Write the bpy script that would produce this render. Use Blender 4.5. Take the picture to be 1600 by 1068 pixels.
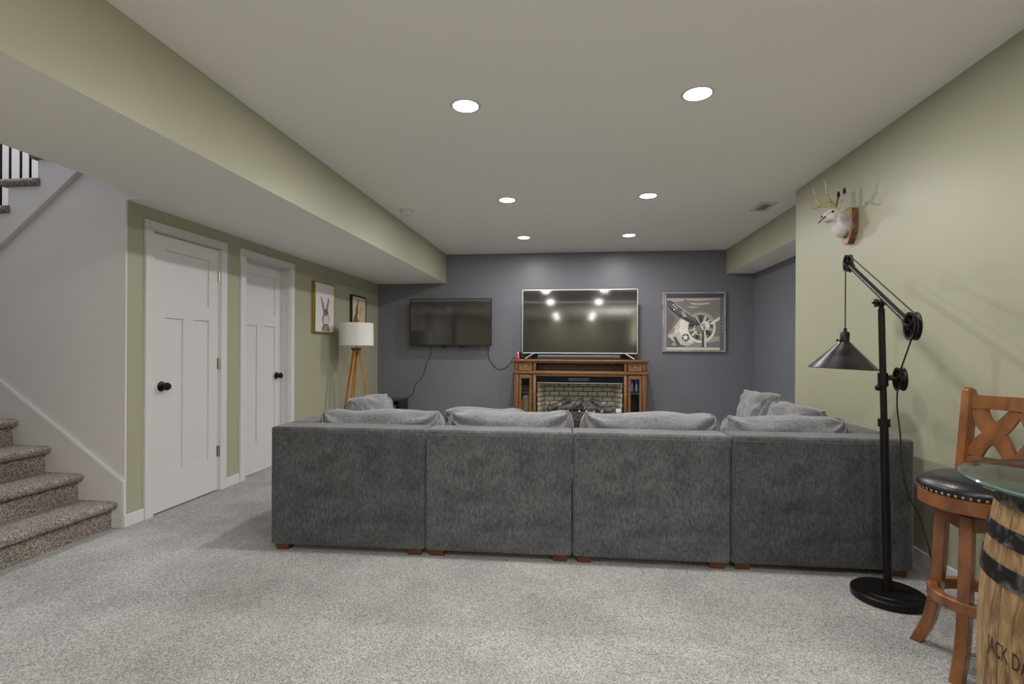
import bpy, bmesh, math, random
from mathutils import Vector, Matrix, noise
random.seed(7)
for o in list(bpy.data.objects): bpy.data.objects.remove(o)
SC = bpy.context.scene; COL = SC.collection
PI = math.pi

# ------------------------------------------------------------------ camera
YAW, ROLL, FPX, CY = 0.1195, 0.005, 800.0, 545.7
F = Vector((-math.sin(YAW), math.cos(YAW), 0)); R0 = Vector((math.cos(YAW), math.sin(YAW), 0)); U0 = Vector((0, 0, 1))
R = R0*math.cos(ROLL) + U0*math.sin(ROLL); U = U0*math.cos(ROLL) - R0*math.sin(ROLL)
cd = bpy.data.cameras.new('camera'); cam = bpy.data.objects.new('camera', cd); COL.objects.link(cam)
cd.sensor_fit = 'HORIZONTAL'; cd.sensor_width = 36; cd.lens = 36*FPX/1600; cd.shift_y = (CY-534)/1600; cd.clip_start = .05
cam.matrix_world = Matrix(((R.x, U.x, -F.x, 0), (R.y, U.y, -F.y, 0), (R.z, U.z, -F.z, 1.2), (0, 0, 0, 1)))
SC.camera = cam
# ------------------------------------------------------------------ world, exposure
w = bpy.data.worlds.new('world'); SC.world = w; w.use_nodes = True
w.node_tree.nodes['Background'].inputs[0].default_value = (.8, .87, 1, 1); w.node_tree.nodes['Background'].inputs[1].default_value = .6
SC.view_settings.view_transform = 'Standard'; SC.view_settings.look = 'None'; SC.view_settings.gamma = 1
SC.view_settings.use_curve_mapping = False; SC.view_settings.exposure = 0.0
LAMP_W = 21.5            # watts of one recessed downlight
FILL_TORCH_W = 150.0
LAMP_COL = (1.0, .967, .95)

# ------------------------------------------------------------------ room dimensions
XL, XS, ZS, ZC, XR, YR, YB = -2.965, -1.90, 2.185, 2.615, 1.95, 4.80, 7.51
XRS, ZRS, XA, YS, YREAR = 2.13, 2.28, 2.50, 3.08, -6.0

# ------------------------------------------------------------------ materials
MATS = {}
def nodes(name):
    m = bpy.data.materials.new(name); m.use_nodes = True
    nt = m.node_tree; return m, nt, nt.nodes['Principled BSDF']
def mat(name, col, rough=.5, metal=0, col2=None, scale=8, stretch=(1, 1, 1), bump=0, bscale=None, detail=4, lo=.35, hi=.65,
        spec=.5, sheen=0, coat=0, dist=0, trans=0, ior=1.45, rough2=None, aniso=0):
    if name in MATS: return MATS[name]
    m, nt, b = nodes(name); N = nt.nodes; L = nt.links
    b.inputs['Base Color'].default_value = (*col, 1); b.inputs['Roughness'].default_value = rough
    b.inputs['Metallic'].default_value = metal; b.inputs['Specular IOR Level'].default_value = spec
    b.inputs['Coat Weight'].default_value = coat; b.inputs['Coat Roughness'].default_value = .15
    b.inputs['Transmission Weight'].default_value = trans; b.inputs['IOR'].default_value = ior
    if sheen: b.inputs['Sheen Weight'].default_value = sheen; b.inputs['Sheen Roughness'].default_value = .4
    if aniso: b.inputs['Anisotropic'].default_value = aniso
    if col2 or bump:
        tc = N.new('ShaderNodeTexCoord'); mp = N.new('ShaderNodeMapping'); mp.inputs['Scale'].default_value = stretch
        L.new(tc.outputs['Object'], mp.inputs['Vector'])
    if col2:
        t = N.new('ShaderNodeTexNoise'); t.inputs['Scale'].default_value = scale; t.inputs['Detail'].default_value = detail
        t.inputs['Distortion'].default_value = dist
        L.new(mp.outputs[0], t.inputs['Vector'])
        r = N.new('ShaderNodeValToRGB'); r.color_ramp.elements[0].position = lo; r.color_ramp.elements[1].position = hi
        r.color_ramp.elements[0].color = (*col, 1); r.color_ramp.elements[1].color = (*col2, 1)
        L.new(t.outputs['Fac'], r.inputs[0]); L.new(r.outputs[0], b.inputs['Base Color'])
        if rough2 is not None:
            mr = N.new('ShaderNodeMapRange'); mr.inputs[3].default_value = rough; mr.inputs[4].default_value = rough2
            L.new(t.outputs['Fac'], mr.inputs[0]); L.new(mr.outputs[0], b.inputs['Roughness'])
    if bump:
        t2 = N.new('ShaderNodeTexNoise'); t2.inputs['Scale'].default_value = bscale or scale; t2.inputs['Detail'].default_value = 3
        L.new(mp.outputs[0], t2.inputs['Vector'])
        bp = N.new('ShaderNodeBump'); bp.inputs['Strength'].default_value = bump; bp.inputs['Distance'].default_value = .01
        L.new(t2.outputs['Fac'], bp.inputs['Height']); L.new(bp.outputs[0], b.inputs['Normal'])
    MATS[name] = m; return m
def lin(h):
    c = [int(h[i:i+2], 16)/255 for i in (0, 2, 4)]
    return tuple(x/12.92 if x <= .04045 else ((x+.055)/1.055)**2.4 for x in c)
def flat(h, rough=.6, k=1.0): return mat('paint_%s_%.2f' % (h, k), tuple(min(.9, c*k) for c in lin(h)), rough)

def two_noise(name, ca, cb, s1, big, s2, rough, bump, bscale, sheen=0, speck=.5, stretch=(1, 1, 1), blo=.35, bhi=.7, det=2, rgh=.5, bstretch=(1, 1, 1)):
    """speckled pile / weave: fine noise between two colours, times a broad mottling"""
    m, nt, b = nodes(name); N = nt.nodes; L = nt.links
    tc = N.new('ShaderNodeTexCoord'); mp = N.new('ShaderNodeMapping'); mp.inputs['Scale'].default_value = stretch
    L.new(tc.outputs['Object'], mp.inputs[0])
    def nz(s, d, v): 
        t = N.new('ShaderNodeTexNoise'); t.inputs['Scale'].default_value = s; t.inputs['Detail'].default_value = d; L.new(v, t.inputs['Vector']); return t
    a = nz(s1, det, mp.outputs[0]); a.inputs['Roughness'].default_value = rgh; r = N.new('ShaderNodeValToRGB'); r.color_ramp.elements[0].position = .5-speck/2; r.color_ramp.elements[1].position = .5+speck/2
    r.color_ramp.elements[0].color = (*ca, 1); r.color_ramp.elements[1].color = (*cb, 1); L.new(a.outputs['Fac'], r.inputs[0])
    mp2 = N.new('ShaderNodeMapping'); mp2.inputs['Scale'].default_value = bstretch; L.new(tc.outputs['Object'], mp2.inputs[0]); g = nz(s2, 6, mp2.outputs[0]); g.inputs['Roughness'].default_value = .62; r2 = N.new('ShaderNodeValToRGB'); r2.color_ramp.elements[0].position = blo; r2.color_ramp.elements[1].position = bhi
    r2.color_ramp.elements[0].color = (big, big, big, 1); r2.color_ramp.elements[1].color = (1, 1, 1, 1); L.new(g.outputs['Fac'], r2.inputs[0])
    mx = N.new('ShaderNodeMix'); mx.data_type = 'RGBA'; mx.blend_type = 'MULTIPLY'; mx.inputs[0].default_value = 1
    L.new(r.outputs[0], mx.inputs[6]); L.new(r2.outputs[0], mx.inputs[7]); L.new(mx.outputs[2], b.inputs['Base Color'])
    b.inputs['Roughness'].default_value = rough; b.inputs['Specular IOR Level'].default_value = .2
    if sheen: b.inputs['Sheen Weight'].default_value = sheen; b.inputs['Sheen Roughness'].default_value = .35
    t2 = nz(bscale, 2, mp.outputs[0]); bp = N.new('ShaderNodeBump'); bp.inputs['Strength'].default_value = bump; bp.inputs['Distance'].default_value = .008
    L.new(t2.outputs['Fac'], bp.inputs['Height']); L.new(bp.outputs[0], b.inputs['Normal'])
    MATS[name] = m; return m
def emis(name, col, s):
    m, nt, b = nodes(name); b.inputs['Base Color'].default_value = (.9, .9, .9, 1)
    b.inputs['Emission Color'].default_value = (*col, 1); b.inputs['Emission Strength'].default_value = s; MATS[name] = m; return m

M_CEIL = mat('ceiling_paint', (.87, .845, .80), .8, bump=.05, bscale=120)
M_GREEN = mat('sage_green_paint', (.375, .371, .268), .42, bump=.03, bscale=150)
M_DARK = mat('slate_blue_paint', (.17, .174, .198), .4, bump=.03, bscale=150)
M_LAV = mat('pale_grey_paint', (.66, .64, .635), .5, bump=.03, bscale=150)
M_WHITE = mat('white_trim_paint', (.63, .625, .63), .4)
def carpet(name, ca, cb, vs, big, s2, lo, hi):
    m, nt, b = nodes(name); N = nt.nodes; L = nt.links; tc = N.new('ShaderNodeTexCoord')
    v = N.new('ShaderNodeTexVoronoi'); v.inputs['Scale'].default_value = vs; L.new(tc.outputs['Object'], v.inputs['Vector'])
    sp = N.new('ShaderNodeSeparateColor'); L.new(v.outputs['Color'], sp.inputs[0])
    t = N.new('ShaderNodeTexNoise'); t.inputs['Scale'].default_value = vs*.35; t.inputs['Detail'].default_value = 5; t.inputs['Roughness'].default_value = .8; L.new(tc.outputs['Object'], t.inputs['Vector'])
    mv = N.new('ShaderNodeMix'); mv.inputs[0].default_value = .55; L.new(sp.outputs[0], mv.inputs[2]); L.new(t.outputs['Fac'], mv.inputs[3])
    r = N.new('ShaderNodeValToRGB'); r.color_ramp.elements[0].position = lo; r.color_ramp.elements[1].position = hi
    r.color_ramp.elements[0].color = (*ca, 1); r.color_ramp.elements[1].color = (*cb, 1); L.new(mv.outputs[0], r.inputs[0])
    g = N.new('ShaderNodeTexNoise'); g.inputs['Scale'].default_value = s2; g.inputs['Detail'].default_value = 5; g.inputs['Roughness'].default_value = .6; L.new(tc.outputs['Object'], g.inputs['Vector'])
    r2 = N.new('ShaderNodeValToRGB'); r2.color_ramp.elements[0].position = .35; r2.color_ramp.elements[1].position = .65
    r2.color_ramp.elements[0].color = (big, big, big, 1); L.new(g.outputs['Fac'], r2.inputs[0])
    mx = N.new('ShaderNodeMix'); mx.data_type = 'RGBA'; mx.blend_type = 'MULTIPLY'; mx.inputs[0].default_value = 1
    L.new(r.outputs[0], mx.inputs[6]); L.new(r2.outputs[0], mx.inputs[7]); L.new(mx.outputs[2], b.inputs['Base Color'])
    b.inputs['Roughness'].default_value = .95; b.inputs['Specular IOR Level'].default_value = .1; b.inputs['Sheen Weight'].default_value = .1
    bp = N.new('ShaderNodeBump'); bp.inputs['Strength'].default_value = .5; bp.inputs['Distance'].default_value = .004
    L.new(sp.outputs[1], bp.inputs['Height']); L.new(bp.outputs[0], b.inputs['Normal']); MATS[name] = m; return m
M_CARPET = carpet('light_grey_carpet', (.14, .138, .134), (.575, .57, .56), 230, .76, 2.4, .18, .72)
M_STAIRC = carpet('brown_grey_carpet', (.05, .042, .037), (.48, .42, .37), 190, .8, 4, .25, .75)
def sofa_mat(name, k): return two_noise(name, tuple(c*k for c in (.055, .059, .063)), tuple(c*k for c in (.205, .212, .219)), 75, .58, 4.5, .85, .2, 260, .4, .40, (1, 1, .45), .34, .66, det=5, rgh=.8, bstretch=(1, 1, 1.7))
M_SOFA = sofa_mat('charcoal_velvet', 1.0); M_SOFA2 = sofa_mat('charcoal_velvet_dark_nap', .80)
M_CUSH = two_noise('grey_velvet', (.15, .155, .163), (.25, .256, .265), 60, .7, 6, .85, .25, 240, .5, .5)
M_FOOT = mat('dark_red_wood', (.075, .025, .014), .4, col2=(.12, .042, .022), scale=12)
M_OAK = mat('mantel_wood', (.13, .058, .022), .38, col2=(.26, .125, .05), scale=7, stretch=(2, 2, 14), lo=.3, hi=.7, dist=.6)
M_OAKH = mat('mantel_wood_horizontal', (.13, .062, .026), .38, col2=(.25, .13, .06), scale=7, stretch=(2, 12, 14), lo=.3, hi=.7, dist=.6)
M_STOOL = mat('stool_wood', (.13, .043, .014), .3, col2=(.30, .118, .040), scale=5, stretch=(3, 3, 1.2), lo=.3, hi=.72, coat=.4, dist=.5)
M_LEATHER = mat('black_leather', (.012, .012, .016), .3, bump=.12, bscale=140)
M_BRASS = mat('antique_brass', (.42, .32, .2), .35, 1)
M_BLACK = mat('black_metal', (.016, .015, .015), .38, .6)
M_BRONZE = mat('brushed_dark_bronze', (.09, .085, .09), .3, .9, col2=(.045, .043, .046), scale=6, stretch=(1, 1, 3))
M_CORD = mat('brown_black_cord', (.03, .022, .015), .7)
M_PLASTIC = mat('black_plastic', (.012, .012, .013), .35)
M_NICKEL = mat('satin_nickel', (.42, .41, .39), .35, 1)
M_SILVER = mat('silver_plastic', (.48, .48, .49), .35, .7)
def thin_glass(name, tint, rough=.02):
    m, nt, b = nodes(name); N = nt.nodes; L = nt.links; N.remove(b)
    tr = N.new('ShaderNodeBsdfTransparent'); tr.inputs[0].default_value = (*tint, 1); g = N.new('ShaderNodeBsdfGlossy'); g.inputs['Roughness'].default_value = rough
    fr = N.new('ShaderNodeFresnel'); fr.inputs[0].default_value = 1.5; mx = N.new('ShaderNodeMixShader')
    L.new(fr.outputs[0], mx.inputs[0]); L.new(tr.outputs[0], mx.inputs[1]); L.new(g.outputs[0], mx.inputs[2]); L.new(mx.outputs[0], N['Material Output'].inputs[0]); MATS[name] = m; return m
M_GLASS = mat('clear_glass', (.97, 1, .99), .02, trans=1, ior=1.48)
M_PANE = thin_glass('cabinet_glass', (.93, .95, .94))

# ------------------------------------------------------------------ mesh helpers
def V(*a): return Vector(a)
def merge(bm, t, mi=0, M=None):
    if M is not None: t.transform(M)
    for f in t.faces: f.material_index = mi
    me = bpy.data.meshes.new('tmp'); t.to_mesh(me); t.free(); bm.from_mesh(me); bpy.data.meshes.remove(me)
def box(bm, x0, x1, y0, y1, z0, z1, bev=0, seg=2, mi=0, M=None):
    t = bmesh.new(); bmesh.ops.create_cube(t, size=1)
    bmesh.ops.scale(t, vec=(abs(x1-x0), abs(y1-y0), abs(z1-z0)), verts=t.verts)
    bmesh.ops.translate(t, vec=((x0+x1)/2, (y0+y1)/2, (z0+z1)/2), verts=t.verts)
    if bev: bmesh.ops.bevel(t, geom=list(t.edges), offset=bev, segments=seg, profile=.5, affect='EDGES', clamp_overlap=True)
    merge(bm, t, mi, M); return bm
def axis_m(p, d):
    d = Vector(d).normalized(); q = Vector((0, 0, 1)).rotation_difference(d); return Matrix.Translation(p) @ q.to_matrix().to_4x4()
def lathe(bm, prof, n=24, M=None, mi=0, cap=True, a0=0):
    t = bmesh.new(); rings = []
    for r, z in prof:
        rings.append([t.verts.new((r*math.cos(a0+2*PI*i/n), r*math.sin(a0+2*PI*i/n), z)) for i in range(n)])
    for a, b in zip(rings, rings[1:]):
        for i in range(n): t.faces.new((a[i], a[(i+1) % n], b[(i+1) % n], b[i]))
    if cap: t.faces.new(rings[0][::-1]); t.faces.new(rings[-1])
    merge(bm, t, mi, M); return bm
def cyl(bm, a, b, r, r2=None, n=16, mi=0):
    a = Vector(a); b = Vector(b); return lathe(bm, [(r, 0), (r if r2 is None else r2, (b-a).length)], n, axis_m(a, b-a), mi)
def tube(bm, pts, r, n=8, mi=0, closed=False, taper=None):
    pts = [Vector(p) for p in pts]; t = bmesh.new(); rings = []; up = None; K = len(pts)
    for i, p in enumerate(pts):
        d = (pts[(i+1) % K]-pts[i-1]) if closed else (pts[min(i+1, K-1)]-pts[max(i-1, 0)])
        d.normalize()
        if up is None: up = d.orthogonal().normalized()
        up = (up - d*up.dot(d)).normalized(); s = d.cross(up)
        rr = r if taper is None else r*taper[i]
        rings.append([t.verts.new(p + (up*math.cos(2*PI*k/n) + s*math.sin(2*PI*k/n))*rr) for k in range(n)])
    R_ = list(zip(rings, rings[1:])) + ([(rings[-1], rings[0])] if closed else [])
    for a, b in R_:
        for k in range(n): t.faces.new((a[k], a[(k+1) % n], b[(k+1) % n], b[k]))
    if not closed: t.faces.new(rings[0][::-1]); t.faces.new(rings[-1])
    bmesh.ops.recalc_face_normals(t, faces=t.faces)
    merge(bm, t, mi); return bm
def smoothpts(pts, k=6):
    pts = [Vector(p) for p in pts]; out = []
    for i in range(len(pts)-1):
        p0, p1, p2, p3 = pts[max(i-1, 0)], pts[i], pts[i+1], pts[min(i+2, len(pts)-1)]
        for j in range(k):
            t = j/k; out.append(.5*((2*p1)+(p2-p0)*t+(2*p0-5*p1+4*p2-p3)*t*t+(3*p1-p0-3*p2+p3)*t**3))
    out.append(pts[-1]); return out
def prism(bm, poly, h0, h1, M=None, mi=0, bev=0):
    """polygon in local xy extruded from z=h0 to z=h1"""
    t = bmesh.new(); a = [t.verts.new((x, y, h0)) for x, y in poly]; b = [t.verts.new((x, y, h1)) for x, y in poly]; n = len(poly)
    t.faces.new(a[::-1]); t.faces.new(b)
    for i in range(n): t.faces.new((a[i], a[(i+1) % n], b[(i+1) % n], b[i]))
    bmesh.ops.recalc_face_normals(t, faces=t.faces)
    if bev: bmesh.ops.bevel(t, geom=list(t.edges), offset=bev, segments=2, profile=.5, affect='EDGES', clamp_overlap=True)
    merge(bm, t, mi, M); return bm
def ball(bm, c, r, M=None, n=16, mi=0, sub=None):
    t = bmesh.new(); bmesh.ops.create_uvsphere(t, u_segments=n, v_segments=max(6, n//2), radius=1)
    r = (r, r, r) if not hasattr(r, '__len__') else r
    bmesh.ops.scale(t, vec=r, verts=t.verts)
    if M is not None: t.transform(M)
    bmesh.ops.translate(t, vec=c, verts=t.verts); merge(bm, t, mi); return bm
XZ = Matrix(((1, 0, 0, 0), (0, 0, -1, 0), (0, 1, 0, 0), (0, 0, 0, 1)))   # local xy -> world xz, local +z -> world -y (faces the camera)
YZ = Matrix(((0, 0, 1, 0), (1, 0, 0, 0), (0, 1, 0, 0), (0, 0, 0, 1)))    # local xy -> world yz, local +z -> world +x

def obj(name, bm, m, parent=None, smooth=None, loc=None):
    me = bpy.data.meshes.new(name); bm.to_mesh(me); bm.free()
    for k in (m if isinstance(m, (list, tuple)) else [m]): me.materials.append(k)
    if smooth:
        me.polygons.foreach_set('use_smooth', [True]*len(me.polygons))
        me.set_sharp_from_angle(angle=math.radians(smooth if smooth > 1 else 40))
    o = bpy.data.objects.new(name, me); COL.objects.link(o)
    if loc is not None: o.location = loc
    if parent is not None: o.parent = parent
    return o
def inst(o, name, parent, M=None):
    c = bpy.data.objects.new(name, o.data); COL.objects.link(c); c.parent = parent
    if M is not None: c.matrix_local = M
    return c
def tag(o, label, cat, group=None, kind=None):
    o['label'] = label; o['category'] = cat
    if group: o['group'] = group
    if kind: o['kind'] = kind
    return o
def thing(name, label, cat, loc=(0, 0, 0), rz=0, group=None, kind=None):
    o = bpy.data.objects.new(name, None); COL.objects.link(o); o.location = loc; o.rotation_euler = (0, 0, rz); o.empty_display_size = .1
    return tag(o, label, cat, group, kind)
def struct(name, bm, m, label, cat): return tag(obj(name, bm, m), label, cat, kind='structure')
B = bmesh.new

# ================================================================== STRUCTURE
struct('floor', box(B(), XL-.1, XA+.1, YREAR, YB+.1, -.12, 0), M_CARPET, 'light grey speckled carpet covering the basement floor', 'floor')
struct('ceiling', box(B(), XL-.1, XA+.1, YREAR, YB+.1, ZC, ZC+.12), M_CEIL, 'flat off-white painted ceiling with recessed lights', 'ceiling')
b = B(); prism(b, [(-2.765, YREAR), (XS, YREAR), (XS, YB), (XL, YB), (XL, YS), (-2.765, YS)], ZS, ZC)
for f in b.faces: f.material_index = 0 if f.normal.z < -.5 else (2 if f.normal.y < -.5 or f.normal.x < -.5 else 1)
struct('soffit_left', b, [M_CEIL, M_GREEN, M_LAV], 'long dropped ceiling soffit with green side along the left wall', 'soffit')
b = B(); box(b, XRS, XA, YR, YB, ZRS, ZC)
for f in b.faces: f.material_index = 0 if f.normal.z < -.5 else 1
struct('soffit_right', b, [M_CEIL, M_GREEN], 'short dropped soffit in the right corner by the dark wall', 'soffit')
struct('wall_back', box(B(), XL-.1, XA+.1, YB, YB+.1, 0, ZC), M_DARK, 'dark slate blue accent wall behind the televisions', 'wall')
struct('wall_alcove', box(B(), XA, XA+.1, YR, YB, 0, ZC), M_DARK, 'dark slate blue side wall in the right corner recess', 'wall')
struct('wall_right', box(B(), XR, XA, YREAR, YR, 0, ZC), M_GREEN, 'sage green right wall with an animal mount', 'wall')
struct('wall_rear', box(B(), XL-.1, XA+.1, YREAR-.1, YREAR, 0, ZC), M_GREEN, 'sage green wall behind the camera', 'wall')
D1 = (3.297, 3.998); D2 = (4.322, 5.066); DH = 2.04
b = B()
for y0, y1, z0, z1 in [(YS+.012, D1[0], 0, ZS), (D1[0], D1[1], DH, ZS), (D1[1], D2[0], 0, ZS), (D2[0], D2[1], DH, ZS), (D2[1], YB, 0, ZS)]:
    box(b, XL-.12, XL, y0, y1, z0, z1)
bmesh.ops.remove_doubles(b, verts=b.verts, dist=1e-5)
struct('wall_left', b, M_GREEN, 'sage green left wall with two white doors and framed pictures', 'wall')
struct('wall_left_near', box(B(), XL-.1, XL, YREAR, 2.0, 0, ZC), M_GREEN, 'sage green left wall on the near side of the stairs', 'wall')
# stairwell shell
SX = -5.9
b = B()
prism(b, [(SX, 0), (XL, 0), (XL, 2.655), (-4.9, 1.09), (SX, 1.09)], 0, .012, Matrix.Translation((0, YS+.012, 0)) @ XZ)
prism(b, [(SX, 0), (XL-.12, 0), (XL-.12, 2.55), (-4.9, 1.09), (SX, 1.09)], 0, .088, Matrix.Translation((0, YS+.1, 0)) @ XZ)
struct('wall_stair', b, M_LAV, 'pale grey wall under the upper stair flight beside the steps', 'wall')
struct('wall_stairwell_far', box(box(B(), SX, XL-.12, 4.15, 4.25, 0, 5.2), XL-.12, -1.9, 4.15, 4.25, ZC+.12, 5.2), M_LAV, 'pale grey wall behind the upper stair railing', 'wall')
struct('wall_stairwell_end', box(B(), SX-.1, SX, 1.9, 4.25, 0, 5.2), M_LAV, 'pale grey end wall of the stair landing', 'wall')
struct('wall_stairwell_near', box(B(), SX, XL, 1.9, 2.0, 0, 5.2), M_LAV, 'pale grey near side wall of the stairwell', 'wall')
struct('wall_stairwell_header', box(B(), -2.765, -2.70, 1.9, YS, ZC, 5.2), M_LAV, 'pale grey header wall above the stair opening', 'wall')
struct('wall_stairwell_upper', box(B(), -2.0, -1.9, YS, 4.25, ZC+.13, 5.2), M_LAV, 'pale grey wall at the head of the upper stairs', 'wall')
struct('ceiling_stairwell', box(B(), SX, -1.9, 1.9, 4.25, 5.2, 5.3), M_CEIL, 'off-white ceiling high above the stairwell', 'ceiling')
struct('wall_stairwell_side', box(B(), -2.7, -1.9, YS-.1, YS, ZC+.13, 5.2), M_LAV, 'pale grey side wall of the upstairs hall', 'wall')
# baseboards
BH = .085
def baseboard(name, x0, x1, y0, y1, label): struct(name, box(B(), x0, x1, y0, y1, 0, BH, .004, 1), M_WHITE, label, 'baseboard')
baseboard('baseboard_left', XL, XL+.014, YS-.012, 3.226, 'short white baseboard between the stairs and the near door')
baseboard('baseboard_left_middle', XL, XL+.014, 4.069, 4.246, 'short white baseboard between the two white doors')
baseboard('baseboard_left_far', XL, XL+.014, 5.139, YB, 'white baseboard from the far door to the dark wall')
baseboard('baseboard_right', XR-.014, XR, YREAR, YR, 'white baseboard along the sage green right wall')
baseboard('baseboard_back', XL, XA, YB-.014, YB, 'white baseboard along the dark back wall')
baseboard('baseboard_left_near', XL, XL+.014, YREAR, 2.0, 'white baseboard on the near left wall')

# ---- doors
def knob(parent, y, z, x):
    k = obj('door_knob', lathe(lathe(B(), [(.036, 0), (.036, .004), (.031, .009), (.012, .012), (.011, .03)], 20), [(.011, .028), (.022, .031), (.029, .042), (.029, .052), (.022, .063), (.008, .067)], 20, Matrix.Identity(4)), M_BLACK, parent, 40)
    k.matrix_local = Matrix.Translation((x, y, z)) @ YZ; k['label'] = 'round black door knob'
def door(name, y0, y1, recess, hinge_far, knob_y, label):
    d = thing(name, label, 'door', (XL, y0, 0), 0, kind='structure'); W = y1-y0; cw = .07
    for a, c in ((-cw, .002), (W-.002, W+cw)): obj('casing', box(B(), -.004, .018, a, c, 0, DH-.004, .003, 1), M_WHITE, d)
    obj('casing', box(B(), -.004, .018, -cw, W+cw, DH-.006, DH+.055, .003, 1), M_WHITE, d)
    b = B()
    for a, c in ((0, .014), (W-.014, W)): box(b, -.12, 0, a, c, 0, DH)
    box(b, -.12, 0, 0, W, DH-.014, DH)
    if recess > .05:   # door stop moulding
        for a, c in ((.014, .026), (W-.026, W-.014)): box(b, -recess+.001, -recess+.03, a, c, 0, DH-.014)
        box(b, -recess+.001, -recess+.03, .014, W-.014, DH-.026, DH-.014)
    obj('jamb', b, M_WHITE, d)
    g = .017; x1 = -recess; x0 = x1-.035; b = B(); z1 = DH-.019; s = .125; rail = [(.012, .28), (1.42, 1.53), (1.915, z1)]
    for a, c in rail: box(b, x0, x1, s, W-s, a, c)
    for a, c in ((g, s), (W-s, W-g)): box(b, x0, x1, a, c, .012, z1)
    box(b, x0, x1, W/2-.055, W/2+.055, .28, 1.42)
    obj('door_frame', b, M_WHITE, d)
    for a, c, p, q in ((s, W/2-.055, .28, 1.42), (W/2+.055, W-s, .28, 1.42), (s, W-s, 1.53, 1.915)):
        obj('panel', box(B(), x0+.008, x1-.011, a-.001, c+.001, p-.001, q+.001), M_WHITE, d)
    knob(d, knob_y-y0, .92, x1)
    if hinge_far:
        for z in (1.80, 1.07, .335):
            b = B(); cyl(b, (x1+.006, W-.012, z-.045), (x1+.006, W-.012, z+.045), .007, n=10); box(b, x1-.001, x1+.003, W-.03, W-.012, z-.045, z+.045)
            obj('hinge', b, M_NICKEL, d)
    return d
door('door_1', *D1, .004, True, 3.385, 'white three-panel door nearest the stairs, with a black knob')
door('door_2', *D2, .085, False, 4.965, 'white three-panel door set back in its frame, farther from the stairs')

# ---- stairs: lower flight
st = thing('staircase', 'lower carpeted stair flight climbing left beside the grey wall', 'staircase', (-3.05, 2.55, 0))
RISE, RUN = .1775, .25
def step_mesh(run, rise, w, nose=.045):
    # profile in xz (x towards the room), carpet rolled over the nosing
    r = .026; pr = [(-run, 0), (-run, -.02), (-.002, -.02)]
    pts = [(-run-.01, -.05), (-run-.01, 0), (nose-r, 0)] + [(nose-r+r*math.sin(a), -r+r*math.cos(a)) for a in [PI*k/8 for k in range(1, 8)]] + [(nose-r, -2*r), (0, -2*r)]
    return pts
for i in range(8):
    z = RISE*(i+1); x = -RUN*i
    top = obj('tread', prism(B(), step_mesh(RUN, RISE, 1), -.53, .53, XZ), M_STAIRC, st, 50, (x, 0, z))
    obj('riser', box(B(), -.02, 0, -.53, .53, -RISE, -.05), M_STAIRC, st, None, (x, 0, z))
b = B(); box(b, -2.84, -2.03, -.54, 1.59, RISE*8-.12, RISE*8+.001); obj('landing', b, M_STAIRC, st)
# skirt board with a capping strip on the stair wall
sk = [(.085, 0), (.085, .307), (-.87, .974), (-2.0, 1.76), (-2.0, .9), (-.2, 0)]
obj('skirt_board', prism(B(), sk, 0, .012, Matrix.Translation((0, YS-2.55, 0)) @ XZ), M_LAV, st)
b = B(); tube(b, [(.085, YS-2.55-.008, BH), (.085, YS-2.55-.008, .307), (-.87, YS-2.55-.008, .974), (-2.0, YS-2.55-.008, 1.76)], .011, 4); obj('skirt_cap', b, M_WHITE, st)
obj('skirt_base', box(B(), 0.0, .086, YS-2.55-.016, YS-2.55, 0, BH, .003, 1), M_WHITE, st)
# ---- stairs: upper flight
up = thing('staircase', 'upper carpeted stair flight with black balusters rising above the grey wall', 'staircase', (-3.60, 3.6, 0))
RU = .235
saw = []
for k in range(-4, 3):
    z = 2.342+.178*k; x = RU*k
    pts = [(-RU-.055+.026-.026*math.sin(a), -.026+.026*math.cos(a)) for a in [PI*j/8 for j in range(0, 9)]]
    pts = [(0.012, 0)] + pts + [(-RU, -.052), (.012, -.052)]
    b = prism(B(), pts, -.54, .550, XZ); x0_, x1_ = -RU-.055+.026, -.012
    cap = [(x0_-.026*math.cos(a), -.55, -.026) for a in (.0, .35, .75, 1.15)] + [(x0_, -.55, -.026), (x1_, -.55, -.026)] + [(x1_+.026*math.sin(a), -.55, -.026) for a in (.4, .8, 1.2, 1.5)]
    tube(b, cap, .0265, 12, taper=[.06, .36, .68, .91, 1, 1, .92, .7, .38, .08]); obj('tread', b, M_STAIRC, up, 50, (x, 0, z))
    obj('riser', box(B(), 0, .022, -.53, .535, .0, .128), M_STAIRC, up, None, (x-RU-.0, 0, z-.178)) if k > -4 else None
    obj('riser', box(B(), 0, .022, -.535, .53, 0, .128), M_STAIRC, up, None, (x, 0, z)) if k == 2 else None
    saw += [(x-RU, z-.05), (x, z-.05)]
low = [(RU*3, 2.342+.178*3-.05-.20), (.6, 2.70-.02), (.29, 2.378), (-.325, 1.877), (-1.2, 1.17), (-1.2, 1.44)]
obj('stringer', prism(B(), saw + [(.7, 2.78), (.635, 2.68), (.29, 2.385), (-.325, 1.885), (-1.2, 1.173)], 0, .022, Matrix.Translation((0, YS-3.6+.0005, 0)) @ XZ), M_WHITE, up)
obj('stringer_trim', prism(B(), [(.635, 2.70), (.635, 2.655), (.29, 2.362), (-.325, 1.862), (-1.2, 1.15), (-1.2, 1.19), (-.325, 1.902), (.29, 2.402)], 0, .034, Matrix.Translation((0, YS-3.6, 0)) @ XZ, 0, .004), M_LAV, up)
for k in range(-4, 3):
    z = 2.342+.178*k; x = RU*k
    for q in range(3):
        xx = x-.088-q*.0745
        obj('baluster', box(B(), xx-.005, xx+.005, -.465, -.455, z-.005, z+.86+.178*(-q*.33)), M_BLACK, up)
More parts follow.
